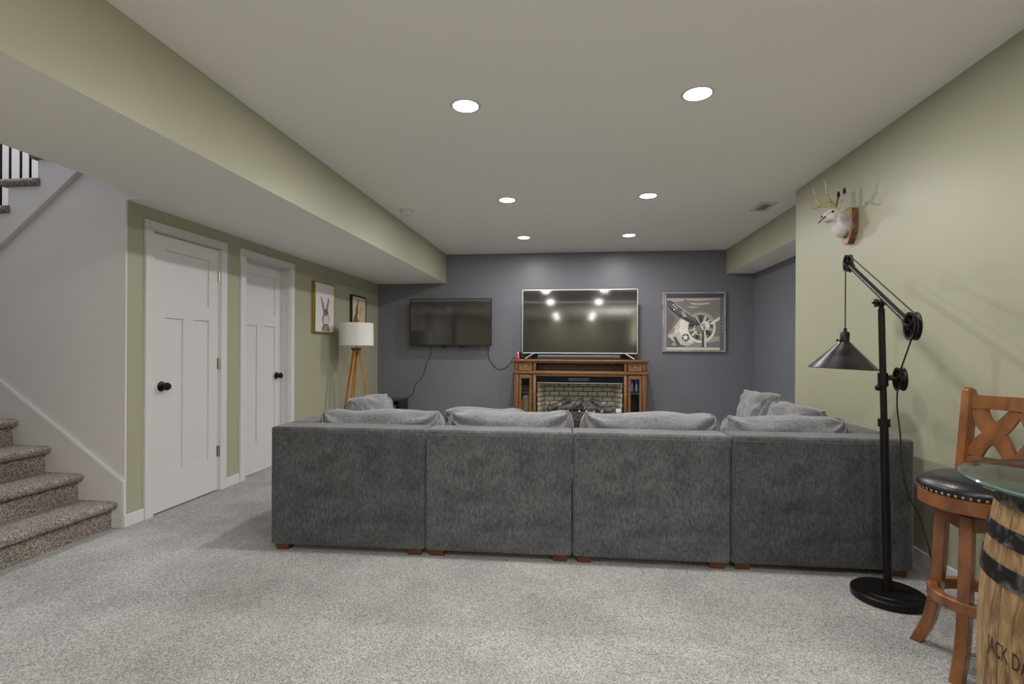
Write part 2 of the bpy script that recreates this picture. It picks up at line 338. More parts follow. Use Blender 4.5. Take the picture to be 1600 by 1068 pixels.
obj('handrail', tube(B(), [(-1.2, -.46, 2.342-.178*4.4+.88), (.75, -.46, 2.342+.178*3+.94)], .026, 8), M_BLACK, up, 40)

# ---- recessed ceiling lights
M_LENS = emis('led_lens', (1, .97, .93), 14)
def downlight(x, y, label, z=ZC, watts=LAMP_W):
    t = thing('recessed_light', label, 'ceiling light', (x, y, z), 0, 'round recessed ceiling lights')
    obj('trim_ring', lathe(B(), [(.074, -.001), (.074, -.006), (.086, -.004), (.09, 0)], 32, cap=False), M_WHITE, t, 40)
    obj('lens', lathe(B(), [(.075, 0), (.074, -.005)], 32), M_LENS, t)
    ld = bpy.data.lights.new('lamp', 'AREA'); ld.shape = 'DISK'; ld.size = .14; ld.energy = watts; ld.color = LAMP_COL
    lo = bpy.data.objects.new('lamp', ld); COL.objects.link(lo); lo.parent = t; lo.location = (0, 0, -.012)
LX = (-.629, .672)
for j, (y, nm) in enumerate(((2.92, 'nearest pair in view, above the sofa back'), (4.80, 'middle pair in view'), (6.43, 'farthest pair, next to the dark wall'))):
    for x, s in zip(LX, ('left', 'right')): downlight(x, y, 'round white recessed light, %s one of the %s' % (s, nm))
for y in (.4, -3.8, -5.4):
    for x, s in zip(LX, ('left', 'right')):
        downlight(x, y, 'round recessed light behind the camera, %s one at %s' % (s, {.4: 'the near row', -3.8: 'the middle row', -5.4: 'the rear row'}[y]))
t = thing('added_stairwell_light', 'added unseen ceiling light brightening the stairwell from high up', 'ceiling light', (-4.2, 3.0, 5.2))  # unseen fixture added to light the stair shaft
obj('dome', lathe(B(), [(.19, 0), (.18, -.03), (.12, -.06), (.02, -.075)], 24), M_LENS, t, 40)
ld = bpy.data.lights.new('lamp', 'AREA'); ld.shape = 'DISK'; ld.size = .35; ld.energy = 60; ld.color = (.9, .94, 1)
lo = bpy.data.objects.new('lamp', ld); COL.objects.link(lo); lo.parent = t; lo.location = (0, 0, -.09)

# added unseen torchiere brightening the ceiling; large television's reflection hints at a lamp
t = thing('added_fill_torchiere', 'added black torchiere lamp brightening the ceiling from behind the camera, out of view', 'lamp', (1.45, -2.6, 0))
obj('base', lathe(B(), [(.14, 0), (.14, .02), (.03, .035)], 32), M_BLACK, t, 40); obj('pole', cyl(B(), (0, 0, .03), (0, 0, 1.40), .012), M_BLACK, t, 40)
obj('bowl', lathe(B(), [(.02, 1.39), (.12, 1.42), (.20, 1.48), (.195, 1.48), (.11, 1.43), (.02, 1.405)], 32, cap=False), M_WHITE, t, 40)
ld = bpy.data.lights.new('lamp', 'AREA'); ld.shape = 'DISK'; ld.size = .34; ld.energy = FILL_TORCH_W; ld.color = (1, .96, .93)
lo = bpy.data.objects.new('lamp', ld); COL.objects.link(lo); lo.parent = t; lo.location = (0, 0, 1.47); lo.rotation_euler = (PI, 0, 0)

t = thing('smoke_detector', 'round white smoke detector on the ceiling beside the left soffit', 'smoke detector', (-1.70, 5.05, ZC))
obj('base_plate', lathe(B(), [(.07, 0), (.07, -.012), (.062, -.016)], 28), M_WHITE, t, 40)
obj('sensor_head', lathe(B(), [(.058, -.015), (.056, -.035), (.045, -.045), (.01, -.048)], 28), M_WHITE, t, 40)
t = thing('ceiling_vent', 'white rectangular air vent on the ceiling near the right wall', 'air vent', (1.845, 5.28, ZC))
b = B()
for x0, x1, y0, y1 in ((-.085, .085, -.155, -.10), (-.085, .085, .10, .155), (-.085, -.045, -.10, .10), (.045, .085, -.10, .10)): box(b, x0, x1, y0, y1, -.008, 0)
obj('frame', b, M_WHITE, t); obj('duct', box(B(), -.045, .045, -.10, .10, -.0015, 0), mat('dark_duct', (.03, .028, .025), .8), t)
for i in range(9): 
    o = obj('louver', box(B(), -.045, .045, -.0015, .0015, -.011, .001), mat('vent_grey', (.3, .3, .28), .5), t, None, (0, -.088+i*.022, -.002)); o.rotation_euler = (.6, 0, 0)
obj('lever', box(B(), -.004, .004, -.14, -.12, -.022, -.008), M_WHITE, t)

# ================================================================== SOFA
SROT = .018
def fold_noise(p, s, seed): return noise.noise(Vector((p.x*s+seed*7.3, p.y*s-seed*3.1, p.z*s+seed)))
def cushion(w_, h_, t_, seed, nx=72, nz=44, wr=.012, sag=.02):
    """plump pillow in local xz (w wide, h tall from z=0), t thick in y, with creases running in from the corners"""
    bm = B(); rnd = random.Random(seed); sides = []
    cr = [(sx, sz, rnd.uniform(0, 6)) for sx in (-1, 1) for sz in (-1, 1)]
    for side in (1, -1):
        g = []
        for j in range(nz+1):
            row = []
            for i in range(nx+1):
                u = math.sin((2*i/nx-1)*PI/2); v = math.sin((2*j/nz-1)*PI/2)
                th = max(0, (1-abs(u)**3.2))*max(0, (1-abs(v)**3.2)); th = th**.34
                au, av = (1-abs(u))*w_/2, (1-abs(v))*h_/2; rc = .10; ex = max(0, 1-au/rc); ez = max(0, 1-av/rc); sq = 1-.045*(min(ex, ez))**1.5*2    # rounded corners
                px = u*w_/2*sq*(1-.02*(1-v*v)); pz = v*h_/2*sq
                c = 0
                for sx, sz, ph in cr:
                    dx, dz = (u-sx)*w_/2, (v-sz)*h_/2; dd = math.hypot(dx, dz); an = math.atan2(dz*sz*-1, dx*sx*-1)
                    c += math.sin(an*11+ph+2.5*fold_noise(Vector((px, 0, pz)), 6, seed))*math.exp(-(dd/.25)**2)
                n1 = fold_noise(Vector((px, side*.4, pz)), 4.5, seed); n2 = fold_noise(Vector((px*.6+pz*.5, side, pz*2)), 11, seed+3)
                y = side*(t_/2*th) + side*th*(wr*1.5*n1 + wr*.7*n2 + wr*1.0*c)
                pz2 = pz + th*0 + sag*fold_noise(Vector((px*1.0, 3, 0)), 3.2, seed)*(.5+.5*v) + wr*.9*c*abs(v)
                row.append((px, y, pz2+h_/2))
            g.append(row)
        sides.append(g)
    A = [[bm.verts.new(p) for p in r] for r in sides[0]]; Bk = []
    for j in range(nz+1):
        Bk.append([A[j][i] if i in (0, nx) or j in (0, nz) else bm.verts.new(sides[1][j][i]) for i in range(nx+1)])
    for j in range(nz):
        for i in range(nx):
            bm.faces.new((A[j][i+1], A[j][i], A[j+1][i], A[j+1][i+1])); bm.faces.new((Bk[j][i], Bk[j][i+1], Bk[j+1][i+1], Bk[j+1][i]))
    return bm
def soft_panel(bm, x0, x1, y0, y1, z0, z1, bev=.02, belly=.006, seed=1):
    t = bmesh.new(); bmesh.ops.create_cube(t, size=1); bmesh.ops.scale(t, vec=(x1-x0, y1-y0, z1-z0), verts=t.verts); bmesh.ops.translate(t, vec=((x0+x1)/2, (y0+y1)/2, (z0+z1)/2), verts=t.verts)
    bmesh.ops.bevel(t, geom=list(t.edges), offset=bev, segments=3, profile=.5, affect='EDGES')
    bmesh.ops.subdivide_edges(t, edges=[e for e in t.edges if e.calc_length() > .1], cuts=9, use_grid_fill=True)
    for v in t.verts:
        n = noise.noise(Vector((v.co.x*2.3+seed*5, v.co.y*2.3, v.co.z*2.6)))
        u = (v.co.x-x0)/(x1-x0)*2-1; q = (v.co.z-z0)/(z1-z0)*2-1
        k = max(0, (1-u*u))*max(0, (1-q*q))
        v.co.y += (-1 if v.co.y < (y0+y1)/2 else 1)*(belly*k) + .006*n*k
    bmesh.ops.recalc_face_normals(t, faces=t.faces); merge(bm, t); return bm
def sofa_module(label, x, y, rz, W, D, H=.735, arm=None, back=True, seed=1):
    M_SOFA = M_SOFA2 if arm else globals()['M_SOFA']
    """origin at the middle of the rear bottom edge; +y is towards the seat"""
    t = thing('sofa_section', label, 'sofa section', (x, y, 0), rz, 'sections of the grey sectional sofa')
    bt = .20 if back else 0
    if back: obj('backrest', soft_panel(B(), -W/2, W/2, 0, bt, .036, H, .018, .005, seed), M_SOFA, t, 50)
    if back: obj('welt_seam', tube(B(), [(-W/2+.012, -.001, H-.03), (W/2-.012, -.001, H-.03)], .0025, 6), M_SOFA, t)
    x0, x1 = -W/2, W/2
    if arm == 'left': obj('side_back', soft_panel(B(), -W/2, -W/2+bt, bt-.01, D, .036, H, .018, .004, seed+1), M_SOFA, t, 50); x0 += bt
    if arm == 'right': obj('side_back', soft_panel(B(), W/2-bt, W/2, bt-.01, D, .036, H, .018, .004, seed+1), M_SOFA, t, 50); x1 -= bt
    obj('seat_base', box(B(), x0, x1, bt, D-.005, .036, .27, .015, 2), M_SOFA, t, 50)
    c = obj('seat_cushion', box(B(), x0+.004, x1-.004, bt+.002, D+.01, .27, .44, .045, 4), M_CUSH, t, 50)
    for fx in (-W/2+.065, W/2-.065):
        for fy in (.06, D-.08):
            obj('foot', lathe(B(), [(.052, 0), (.06, .038)], 4, a0=PI/4), M_FOOT, t, None, (fx, fy, 0))
    return t
def yb(x): return 2.872 + (x+1.0)*.026
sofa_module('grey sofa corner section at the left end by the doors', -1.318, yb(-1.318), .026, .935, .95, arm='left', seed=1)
sofa_module('grey armless sofa section, left of the two middle ones', -.426, yb(-.426), .02, .842, .95, seed=5)
sofa_module('grey armless sofa section, right of the two middle ones', .428, yb(.428)-.005, .016, .855, .95, seed=9)
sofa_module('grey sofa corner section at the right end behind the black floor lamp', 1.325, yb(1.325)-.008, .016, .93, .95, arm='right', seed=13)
sofa_module('low grey ottoman section without a back on the left side', -1.79, 4.26, -PI/2+.02, .86, .95, seed=17, back=False)
sofa_module('grey sofa section along the right side facing left', 1.785, 4.335, PI/2+.0, .88, .95, seed=21)
def put_cushion(label, w_, h_, t_, loc, rz, lean, seed, wr=.017, sag=.02, roll=0):
    o = obj('back_cushion', cushion(w_, h_, t_, seed, wr=wr, sag=sag), M_CUSH, None, 60)
    o.matrix_world = Matrix.Translation(loc) @ Matrix.Rotation(rz, 4, 'Z') @ Matrix.Rotation(lean, 4, 'X') @ Matrix.Rotation(roll, 4, 'Y')
    return tag(o, label, 'cushion', 'loose grey back cushions on the sofa')
CZ = .44
put_cushion('grey back cushion at the left end of the sofa back row', .82, .378, .25, (-1.215, yb(-1.1)+.335, CZ-.01), .02, .10, 3, roll=-.025)
put_cushion('grey back cushion second from the left in the back row', .81, .378, .26, (-.395, yb(-.4)+.335, CZ), .02, .10, 8)
put_cushion('grey back cushion second from the right in the back row', .85, .378, .26, (.455, yb(.4)+.335, CZ), .02, .10, 14, roll=.015)
put_cushion('grey back cushion at the right end of the sofa back row', .72, .372, .25, (1.245, yb(1.2)+.335, CZ-.005), .02, .10, 19, roll=.01)
put_cushion('grey cushion on the left side, sloping up toward the tripod lamp', .62, .405, .22, (-1.47, 3.69, CZ), -PI/2, .16, 23, .016)
put_cushion('grey cushion on the right side nearest the black floor lamp', .64, .40, .22, (1.48, 3.74, CZ), PI/2+.03, .16, 31, .016)
put_cushion('grey cushion standing farthest along the right side', .72, .42, .22, (1.46, 4.40, CZ), PI/2-.03, .18, 37, .018)
put_cushion('flattened grey cushion lying in front of the back row', .62, .36, .2, (-.60, yb(-.4)+.66, CZ-.01), -.10, .20, 41, .016)

# ================================================================== BACK WALL
def screen_mat():
    # dark glass with a slightly warped film: sharp reflection plus a lobe smeared sideways
    m, nt, b = nodes('tv_screen'); N = nt.nodes; L = nt.links
    b.inputs['Base Color'].default_value = (.012, .012, .011, 1); b.inputs['Roughness'].default_value = .07; b.inputs['Specular IOR Level'].default_value = .9
    tc = N.new('ShaderNodeTexCoord'); mp = N.new('ShaderNodeMapping'); mp.inputs['Scale'].default_value = (1, 1, .6); L.new(tc.outputs['Object'], mp.inputs[0])
    t = N.new('ShaderNodeTexNoise'); t.inputs['Scale'].default_value = 5; t.inputs['Detail'].default_value = 0; L.new(mp.outputs[0], t.inputs['Vector'])
    bp = N.new('ShaderNodeBump'); bp.inputs['Strength'].default_value = 1; bp.inputs['Distance'].default_value = .00012; L.new(t.outputs['Fac'], bp.inputs['Height'])
    g = N.new('ShaderNodeBsdfAnisotropic'); g.inputs['Color'].default_value = (.035, .033, .03, 1); g.inputs['Roughness'].default_value = .17; g.inputs['Anisotropy'].default_value = .93; g.inputs['Rotation'].default_value = .25
    tg = N.new('ShaderNodeTangent'); tg.direction_type = 'RADIAL'; tg.axis = 'Z'; L.new(tg.outputs[0], g.inputs['Tangent']); L.new(bp.outputs[0], g.inputs['Normal'])
    a = N.new('ShaderNodeAddShader'); L.new(b.outputs[0], a.inputs[0]); L.new(g.outputs[0], a.inputs[1]); L.new(a.outputs[0], N['Material Output'].inputs[0]); return m
M_SCREEN = screen_mat()
def tv(name, label, x0, x1, z0, z1, y, thick, bez, bm_, tilt=0):
    t = thing(name, label, 'television', ((x0+x1)/2, y, z0)); W = (x1-x0)/2; H = z1-z0; t.rotation_euler = (tilt, 0, 0)
    obj('housing', box(B(), -W, W, .004, thick, 0, H, .004, 1), M_PLASTIC, t)
    obj('rear_cover', box(B(), -W*.7, W*.7, thick-.002, thick+.03, H*.08, H*.6, .01, 2), M_PLASTIC, t)
    b = B(); 
    for a in ((-W, W, 0, bez*1.6), (-W, W, H-bez, H), (-W, -W+bez, 0, H), (W-bez, W, 0, H)): box(b, a[0], a[1], -.003, .006, a[2], a[3])
    obj('bezel', b, bm_, t)
    obj('screen', box(B(), -W+bez*.8, W-bez*.8, 0, .004, bez*1.2, H-bez*.8), M_SCREEN, t)
    return t
big = tv('television', 'large television with silver edge standing on the wooden mantel', -.722, .878, 1.145, 2.045, 7.20, .035, .011, M_SILVER, -.0075)
for s in (-1, 1):
    b = B(); tube(b, [(s*.62, .02, .012), (s*.735, -.10, -.066), (s*.735, -.115, -.066)], .011, 6); tube(b, [(s*.62, .02, .012), (s*.72, .12, -.066)], .011, 6)
    obj('stand_foot', b, M_SILVER, big, 40)
sm = tv('television', 'smaller black television mounted on the dark wall at left', -2.41, -1.19, 1.25, 1.945, 7.37, .045, .009, M_PLASTIC)
obj('wall_bracket', box(B(), -.12, .12, .07, .139, .15, .45, .004, 1), M_BLACK, sm)
for x in (-.1, .16): obj('connector_box', box(B(), x-.04, x+.04, .01, .05, -.025, .01, .003, 1), M_PLASTIC, sm)
t = thing('soundbar', 'long grey soundbar lying on the mantel under the large television', 'soundbar', (.07, 7.135, 1.0665))
obj('body', box(B(), -.565, .565, -.035, .035, 0, .062, .012, 3), mat('soundbar_grey', (.10, .10, .105), .45), t, 50)
obj('grille', box(B(), -.55, .55, -.038, -.03, .008, .034, .002, 1), mat('speaker_cloth', (.04, .04, .042), .9, bump=.4, bscale=600), t)

# ---- fireplace mantel
MX, MY = .085, 7.10
fp = thing('fireplace_mantel', 'brown wooden media mantel with electric fireplace under the large television', 'fireplace', (MX, MY, 0))
HW = .915; Zt = 1.065; Yw = YB-.02-MY
obj('top_slab', box(B(), -HW-.02, HW+.02, -.035, Yw, Zt-.03, Zt, .006, 2), M_OAKH, fp, 50)
obj('crown_moulding', box(B(), -HW-.008, HW+.008, -.02, Yw, Zt-.048, Zt-.03, .007, 2), M_OAKH, fp, 50)
obj('mid_rail', box(B(), -HW-.008, HW+.008, -.015, Yw, .862, .905, .008, 2), M_OAKH, fp, 50)
obj('lower_moulding', box(B(), -.60, .60, 0.0, .06, .832, .862, .006, 2), M_OAKH, fp, 50)
obj('shelf_back', box(B(), -.60, .60, .30, .32, .905, Zt-.048), M_OAKH, fp)
obj('plinth', box(B(), -HW-.01, HW+.01, -.025, Yw, 0, .09, .006, 2), M_OAKH, fp, 50)
for s in (-1, 1):
    xs = lambda a, c: (min(s*a, s*c), max(s*a, s*c))
    for zz0, zz1 in ((.905, Zt-.048), (.09, .862)):
        for a, c in ((.845, .905), (.60, .645)):
            p = obj('pilaster', box(B(), *xs(a, c), 0, Yw, zz0, zz1, .004, 1), M_OAK, fp, 50)
        obj('pilaster_flute', box(B(), *xs(.862, .888), -.008, .002, zz0+.015, zz1-.015, .003, 1), M_OAK, fp)
    dr = obj('drawer', box(B(), *xs(.655, .838), -.006, .25, .912, Zt-.054, .003, 1), M_OAK, fp)
    b = B(); 
    for a in ((.655, .838, .912, .927), (.655, .838, Zt-.068, Zt-.054), (.655, .672, .927, Zt-.068), (.821, .838, .927, Zt-.068)): box(b, *xs(a[0], a[1]), -.016, -.004, a[2], a[3], .003, 1)
    obj('drawer_edge', b, mat('light_mantel_wood', (.24, .12, .05), .4), dr)
    kb = obj('knob', lathe(B(), [(.005, 0), (.005, .01), (.012, .014), (.012, .02), (.004, .025)], 14), M_BRASS, dr, 40); kb.matrix_local = Matrix.Translation((s*.746, -.005, .963)) @ XZ
    # glazed door
    dd = obj('cabinet_door', B(), M_OAK, fp); b = B()
    for a in ((.655, .838, .10, .14), (.655, .838, .80, .85), (.655, .69, .14, .80), (.803, .838, .14, .80)): box(b, *xs(a[0], a[1]), -.012, .012, a[2], a[3], .004, 1)
    b.to_mesh(dd.data); b.free()
    obj('pane', box(B(), *xs(.688, .805), -.001, .002, .138, .802), M_PANE, dd)
    kb = obj('knob', lathe(B(), [(.004, 0), (.004, .01), (.01, .013), (.01, .018), (.003, .021)], 12), M_BRASS, dd, 40); kb.matrix_local = Matrix.Translation((s*.672, -.012, .48)) @ XZ
    obj('shelf', box(B(), *xs(.645, .845), .02, .25, .595, .61), M_OAKH, fp); obj('shelf', box(B(), *xs(.645, .845), .02, .25, .30, .315), M_OAKH, fp)
    obj('cabinet_back', box(B(), *xs(.645, .845), .25, .26, .09, .862), mat('dark_cabinet', (.03, .018, .012), .6), fp)
# firebox
M_FB = mat('matte_black_firebox', (.006, .006, .007), .6, spec=.2)
obj('vent_panel', box(B(), -.585, .585, .03, .06, .745, .832), M_FB, fp)
obj('vent_trim', box(B(), -.595, .595, .022, .04, .737, .746), M_SILVER, fp)
for z in (.775, .79, .805): obj('vent_slot', box(B(), -.15, .13, .024, .031, z-.003, z+.003), mat('grey_slot', (.16, .16, .165), .4), fp)
obj('side_trim', box(B(), -.60, -.585, .015, .05, .09, .832), M_FB, fp); obj('side_trim', box(B(), .585, .60, .015, .05, .09, .832), M_FB, fp)
obj('firebox_shell', box(box(box(box(box(B(), -.59, .59, .335, .345, .09, .83), -.6, -.59, .05, .345, .09, .83), .59, .6, .05, .345, .09, .83), -.59, .59, .05, .335, .09, .20), -.59, .59, .05, .335, .75, .83), mat('dark_mortar', (.035, .032, .028), .9), fp)
M_BRICK = mat('cream_brick', (.42, .38, .27), .8, col2=(.56, .52, .40), scale=9, bump=.2, bscale=60)
bw, bh, gp = .128, .058, .009; first = None; x_in = .49
for j in range(9):
    z = .205+j*(bh+gp); off = (j % 2)*(bw+gp)/2; x = -x_in-off
    while x < x_in:
        a, c = max(x, -x_in), min(x+bw, x_in)
        if c-a > .02:
            full = abs((c-a)-bw) < 1e-4
            if full and first is None: first = obj('brick', box(B(), -bw/2, bw/2, -.012, 0, 0, bh, .003, 1), M_BRICK, fp, None, ((a+c)/2, .336, z))
            elif full: inst(first, 'brick', fp, Matrix.Translation(((a+c)/2, .336, z)))
            else: obj('brick', box(B(), -(c-a)/2, (c-a)/2, -.012, 0, 0, bh, .003, 1), M_BRICK, fp, None, ((a+c)/2, .336, z))
        x += bw+gp
    for s in (-1, 1):          # splayed side walls
        p0 = Vector((s*x_in, .325, z)); p1 = Vector((s*.582, .06, z)); d = (p1-p0); Ln = d.length; y = -off
        while y < Ln:
            a, c = max(y, 0), min(y+bw, Ln)
            if c-a > .02:
                o = obj('brick', box(B(), a, c-.0, -.006, .006, 0, bh, .003, 1), M_BRICK, fp)
                o.matrix_local = Matrix.Translation(p0) @ Matrix.Rotation(math.atan2(d.y, d.x), 4, 'Z')
            y += bw+gp
obj('log_grate', box(B(), -.46, .46, .09, .30, .20, .335, .01, 1), mat('ash_bed', (.05, .047, .045), .95, col2=(.11, .10, .095), scale=30, bump=.8, bscale=40), fp)
M_LOG = mat('charred_log', (.045, .042, .045), .85, col2=(.17, .16, .16), scale=18, stretch=(3, 1, 1), bump=.9, bscale=30)
M_LOGC = mat('pale_log_end', (.3, .25, .17), .8, col2=(.12, .11, .10), scale=14)
rnd = random.Random(4)
for (x0, z0, x1, z1, yy, r, mm) in [(-.44, .36, -.12, .50, .17, .045, M_LOG), (-.30, .37, -.05, .41, .12, .04, M_LOG), (-.13, .35, .04, .50, .14, .042, M_LOG), (.0, .50, .15, .36, .16, .045, M_LOG),
                               (.06, .38, .28, .38, .11, .04, M_LOG), (.16, .50, .44, .37, .15, .042, M_LOG), (.25, .37, .46, .36, .12, .035, M_LOG), (-.20, .36, -.02, .42, .19, .03, M_LOGC), (.27, .47, .41, .40, .13, .026, M_LOGC), (-.33, .40, -.22, .45, .135, .025, M_LOGC)]:
    P = [Vector((x0+(x1-x0)*k/9, yy+.02*math.sin(k), z0+(z1-z0)*k/9+rnd.uniform(-.008, .008))) for k in range(10)]
    obj('log', tube(B(), P, r, 9, taper=[.75]+[rnd.uniform(.85, 1.15) for _ in range(8)]+[.7]), mm, fp, 60)
for x in (-.27, -.16, .0, .1, .2, .31): obj('ember', lathe(B(), [(.016, 0), (.02, .012), (.008, .024)], 7, Matrix.Translation((x, .075, .335))), mat('pale_ember', (.5, .46, .42), .8), fp)
# things in and on the mantel
ow = thing('owl_figurine', 'cream owl figurine behind the left glass door of the mantel', 'figurine', (MX-.747, MY+.10, .315))
M_CREAM = mat('cream_ceramic', (.62, .55, .33), .5, col2=(.45, .36, .2), scale=20); M_OWLF = mat('owl_face_white', (.7, .68, .6), .5)
b = B(); lathe(b, [(.03, 0), (.055, .02), (.06, .08), (.056, .14), (.052, .18), (.05, .215), (.035, .245), (.012, .255)], 20); obj('body', b, M_CREAM, ow, 50)
for s in (-1, 1):
    e = obj('eye_disc', ball(B(), (s*.021, -.045, .212), (.022, .012, .022)), M_OWLF, ow, 50); obj('pupil', ball(B(), (s*.021, -.057, .212), (.009, .005, .009), n=10), M_PLASTIC, e)
    obj('ear_tuft', lathe(B(), [(.014, 0), (.002, .03)], 8, Matrix.Translation((s*.033, 0, .235))), M_CREAM, ow)
    obj('wing', ball(B(), (s*.055, -.01, .11), (.012, .035, .07)), M_CREAM, ow, 50)
obj('beak', lathe(B(), [(.008, 0), (.001, .02)], 8, axis_m((0, -.052, .198), (0, -1, -.6))), mat('beak_brown', (.15, .1, .05), .5), ow)
for dx, nm in ((-.031, 'left'), (.031, 'right')):
    c = thing('blue_can', 'tall blue and white can behind the right glass door, %s of the two' % nm, 'can', (MX+.747+dx, MY+.10, .61))
    obj('body', lathe(B(), [(.024, 0), (.029, .006), (.029, .15), (.024, .16)], 20), mat('can_blue', (.02, .06, .42), .3, .3), c, 40)
    obj('lid', lathe(B(), [(.024, .16), (.025, .164), (.021, .164), (.02, .16)], 20), M_SILVER, c, 40)
    b = B(); 
    for a in (-2.0, -1.2): 
        lathe(b, [(.0293, .03), (.0293, .13)], 20, cap=False)
    for f in list(b.faces):
        if not (-2.1 < math.atan2(f.calc_center_median().y, f.calc_center_median().x) < -1.1): b.faces.remove(f)
    obj('label_band', b, mat('can_white', (.75, .78, .85), .4), c)
tag(obj('white_block', box(B(), -.035, .035, -.02, .02, 0, .05, .004, 2), mat('white_plastic', (.75, .74, .72), .4), None, 40, (MX+.535, MY+.10, .335-.0)), 'small white block in the right front corner of the firebox', 'block')
t = thing('pink_bottle', 'small pink bottle on the left end of the mantel top', 'bottle', (-.775, 7.17, Zt+.001))
obj('body', lathe(B(), [(.016, 0), (.02, .004), (.02, .06), (.012, .075)], 18), mat('pink_plastic', (.62, .07, .16), .4), t, 40); obj('cap', lathe(B(), [(.013, .075), (.013, .098), (.010, .102)], 18), mat('pale_pink', (.75, .4, .45), .4), t, 40)
t = thing('media_box', 'small black box on the mantel beside the pink bottle', 'box', (-.72, 7.34, Zt+.001))
obj('body', box(B(), -.055, .055, -.05, .05, 0, .10, .006, 2), M_PLASTIC, t, 40); obj('front_panel', box(B(), -.045, .045, -.053, -.049, .012, .088, .002, 1), M_SCREEN, t)
# cables
def cable(label, pts, r=.004): tag(obj('cable', tube(B(), smoothpts(pts), r, 6), M_CORD, None, 60), label, 'cable')
Yc = YB-.012
cable('thin black cable hanging from the small television to the corner cabinet', [(-2.12, 7.42, 1.26), (-2.13, Yc, 1.16), (-2.14, Yc, 1.08), (-2.20, Yc, .98), (-2.21, Yc, .90), (-2.27, Yc, .76), (-2.36, Yc, .68), (-2.39, Yc, .55), (-2.42, Yc-.03, .50), (-2.50, Yc-.08, .472)])
cable('thin grey cable looping from the small television to the mantel', [(-1.27, 7.42, 1.26), (-1.25, Yc, 1.20), (-1.25, Yc, 1.10), (-1.19, Yc, .98), (-1.10, Yc, .91), (-1.0, Yc, .93), (-.92, Yc, 1.01), (-.87, 7.46, 1.074), (-.78, 7.40, 1.073)])
# corner cabinet
t = thing('corner_cabinet', 'low glossy black cabinet in the corner under the small television', 'cabinet', (-2.70, 7.24, 0))
M_GLOSS = mat('gloss_black', (.01, .01, .011), .15)
poly = [(-.25, 0), (.24, 0), (.24, .465), (-.17, .465), (-.225, .445), (-.25, .40)]; inner = [(-.225, .02), (.215, .02), (.215, .44), (-.165, .44), (-.205, .425), (-.225, .39)]
b = B()
for k in range(6):
    q = [poly[k], poly[(k+1) % 6], inner[(k+1) % 6], inner[k]]; prism(b, q, -.19, .19, XZ)
obj('shell', b, M_GLOSS, t); obj('back_panel', box(B(), -.24, .23, .17, .19, .01, .455), M_PLASTIC, t)
obj('divider', box(B(), .06, .075, -.16, .17, .02, .44), M_GLOSS, t); obj('shelf', box(B(), -.22, .21, -.16, .17, .22, .235), M_GLOSS, t)
t = thing('photo_frame', 'small white picture frame inside the black corner cabinet', 'picture frame', (-2.70, 7.09, .236))
b = B()
for a in ((-.055, .055, 0, .012), (-.055, .055, .128, .14), (-.055, -.043, .012, .128), (.043, .055, .012, .128)): box(b, a[0], a[1], -.008, .008, a[2], a[3])
obj('frame', b, mat('frame_white', (.6, .6, .58), .5), t); obj('picture', box(B(), -.044, .044, -.002, .004, .011, .129), M_PLASTIC, t)
t = thing('game_console', 'black and grey device at the right inside the corner cabinet', 'device', (-2.57, 7.12, .2365))
obj('body', box(B(), -.03, .05, -.05, .09, 0, .16, .012, 3), mat('device_grey', (.12, .12, .12), .4), t, 40); obj('vent', box(B(), -.02, .015, -.054, -.048, .04, .12, .003, 1), M_PLASTIC, t)

# ---- aeroplane picture
def P2(cx, cy, rx, ry=None, n=28, a0=0, a1=2*PI): return [(cx+rx*math.cos(a0+(a1-a0)*k/n), cy+(ry or rx)*math.sin(a0+(a1-a0)*k/n)) for k in range(n if abs(a1-a0-2*PI) < 1e-6 else n+1)]
def ring(cx, cy, r0, r1, n=36, a0=0, a1=2*PI, e=1): return P2(cx, cy, r1, r1*e, n, a0, a1*.9999) + P2(cx, cy, r0, r0*e, n, a0, a1*.9999)[::-1]
def artwork(parent, layers, w_, h_, M, fx, fy, name='print', k=1.0):
    """flat print: every colour patch lies a hair above the last; fx, fy map photo-crop units to metres"""
    mats, bm = [], B(); z = .0002
    for hexc, poly in layers:
        m = flat(hexc, k=k)
        if m not in mats: mats.append(m)
        t = bmesh.new(); vs = [t.verts.new((min(max(fx(p[0]), -w_/2), w_/2), min(max(fy(p[1]), 0), h_), z)) for p in poly]
        try:
            f = t.faces.new(vs); bmesh.ops.triangulate(t, faces=[f])
        except ValueError: pass
        bmesh.ops.recalc_face_normals(t, faces=t.faces)
        for f in t.faces:
            if f.normal.z < 0: f.normal_flip()
        merge(bm, t, mats.index(m), M); z += .00012
    return obj(name, bm, mats, parent)
PXL, PXR, PZB, PZT = 1.252, 2.118, 1.178, 2.022
t = thing('framed_picture', 'square silver-framed grey picture of an aeroplane propeller on the dark wall', 'picture', ((PXL+PXR)/2, YB, PZB)); PW, PH = PXR-PXL, PZT-PZB
b = B(); fw = .022
M_FR = mat('brushed_silver_frame', (.55, .54, .51), .35, .5, col2=(.36, .36, .35), scale=12)
for a in ((-PW/2, PW/2, 0, fw), (-PW/2, PW/2, PH-fw, PH), (-PW/2, -PW/2+fw, fw, PH-fw), (PW/2-fw, PW/2, fw, PH-fw)): box(b, a[0], a[1], -.04, -.002, a[2], a[3], .003, 1)
obj('frame', b, M_FR, t); obj('backing', box(B(), -PW/2+.01, PW/2-.01, -.022, -.004, .01, PH-.01), flat('4A4852'), t)
fx = lambda x: (x-545)/1010*PW; fy = lambda y: (1030-y)/975*PH
A = []
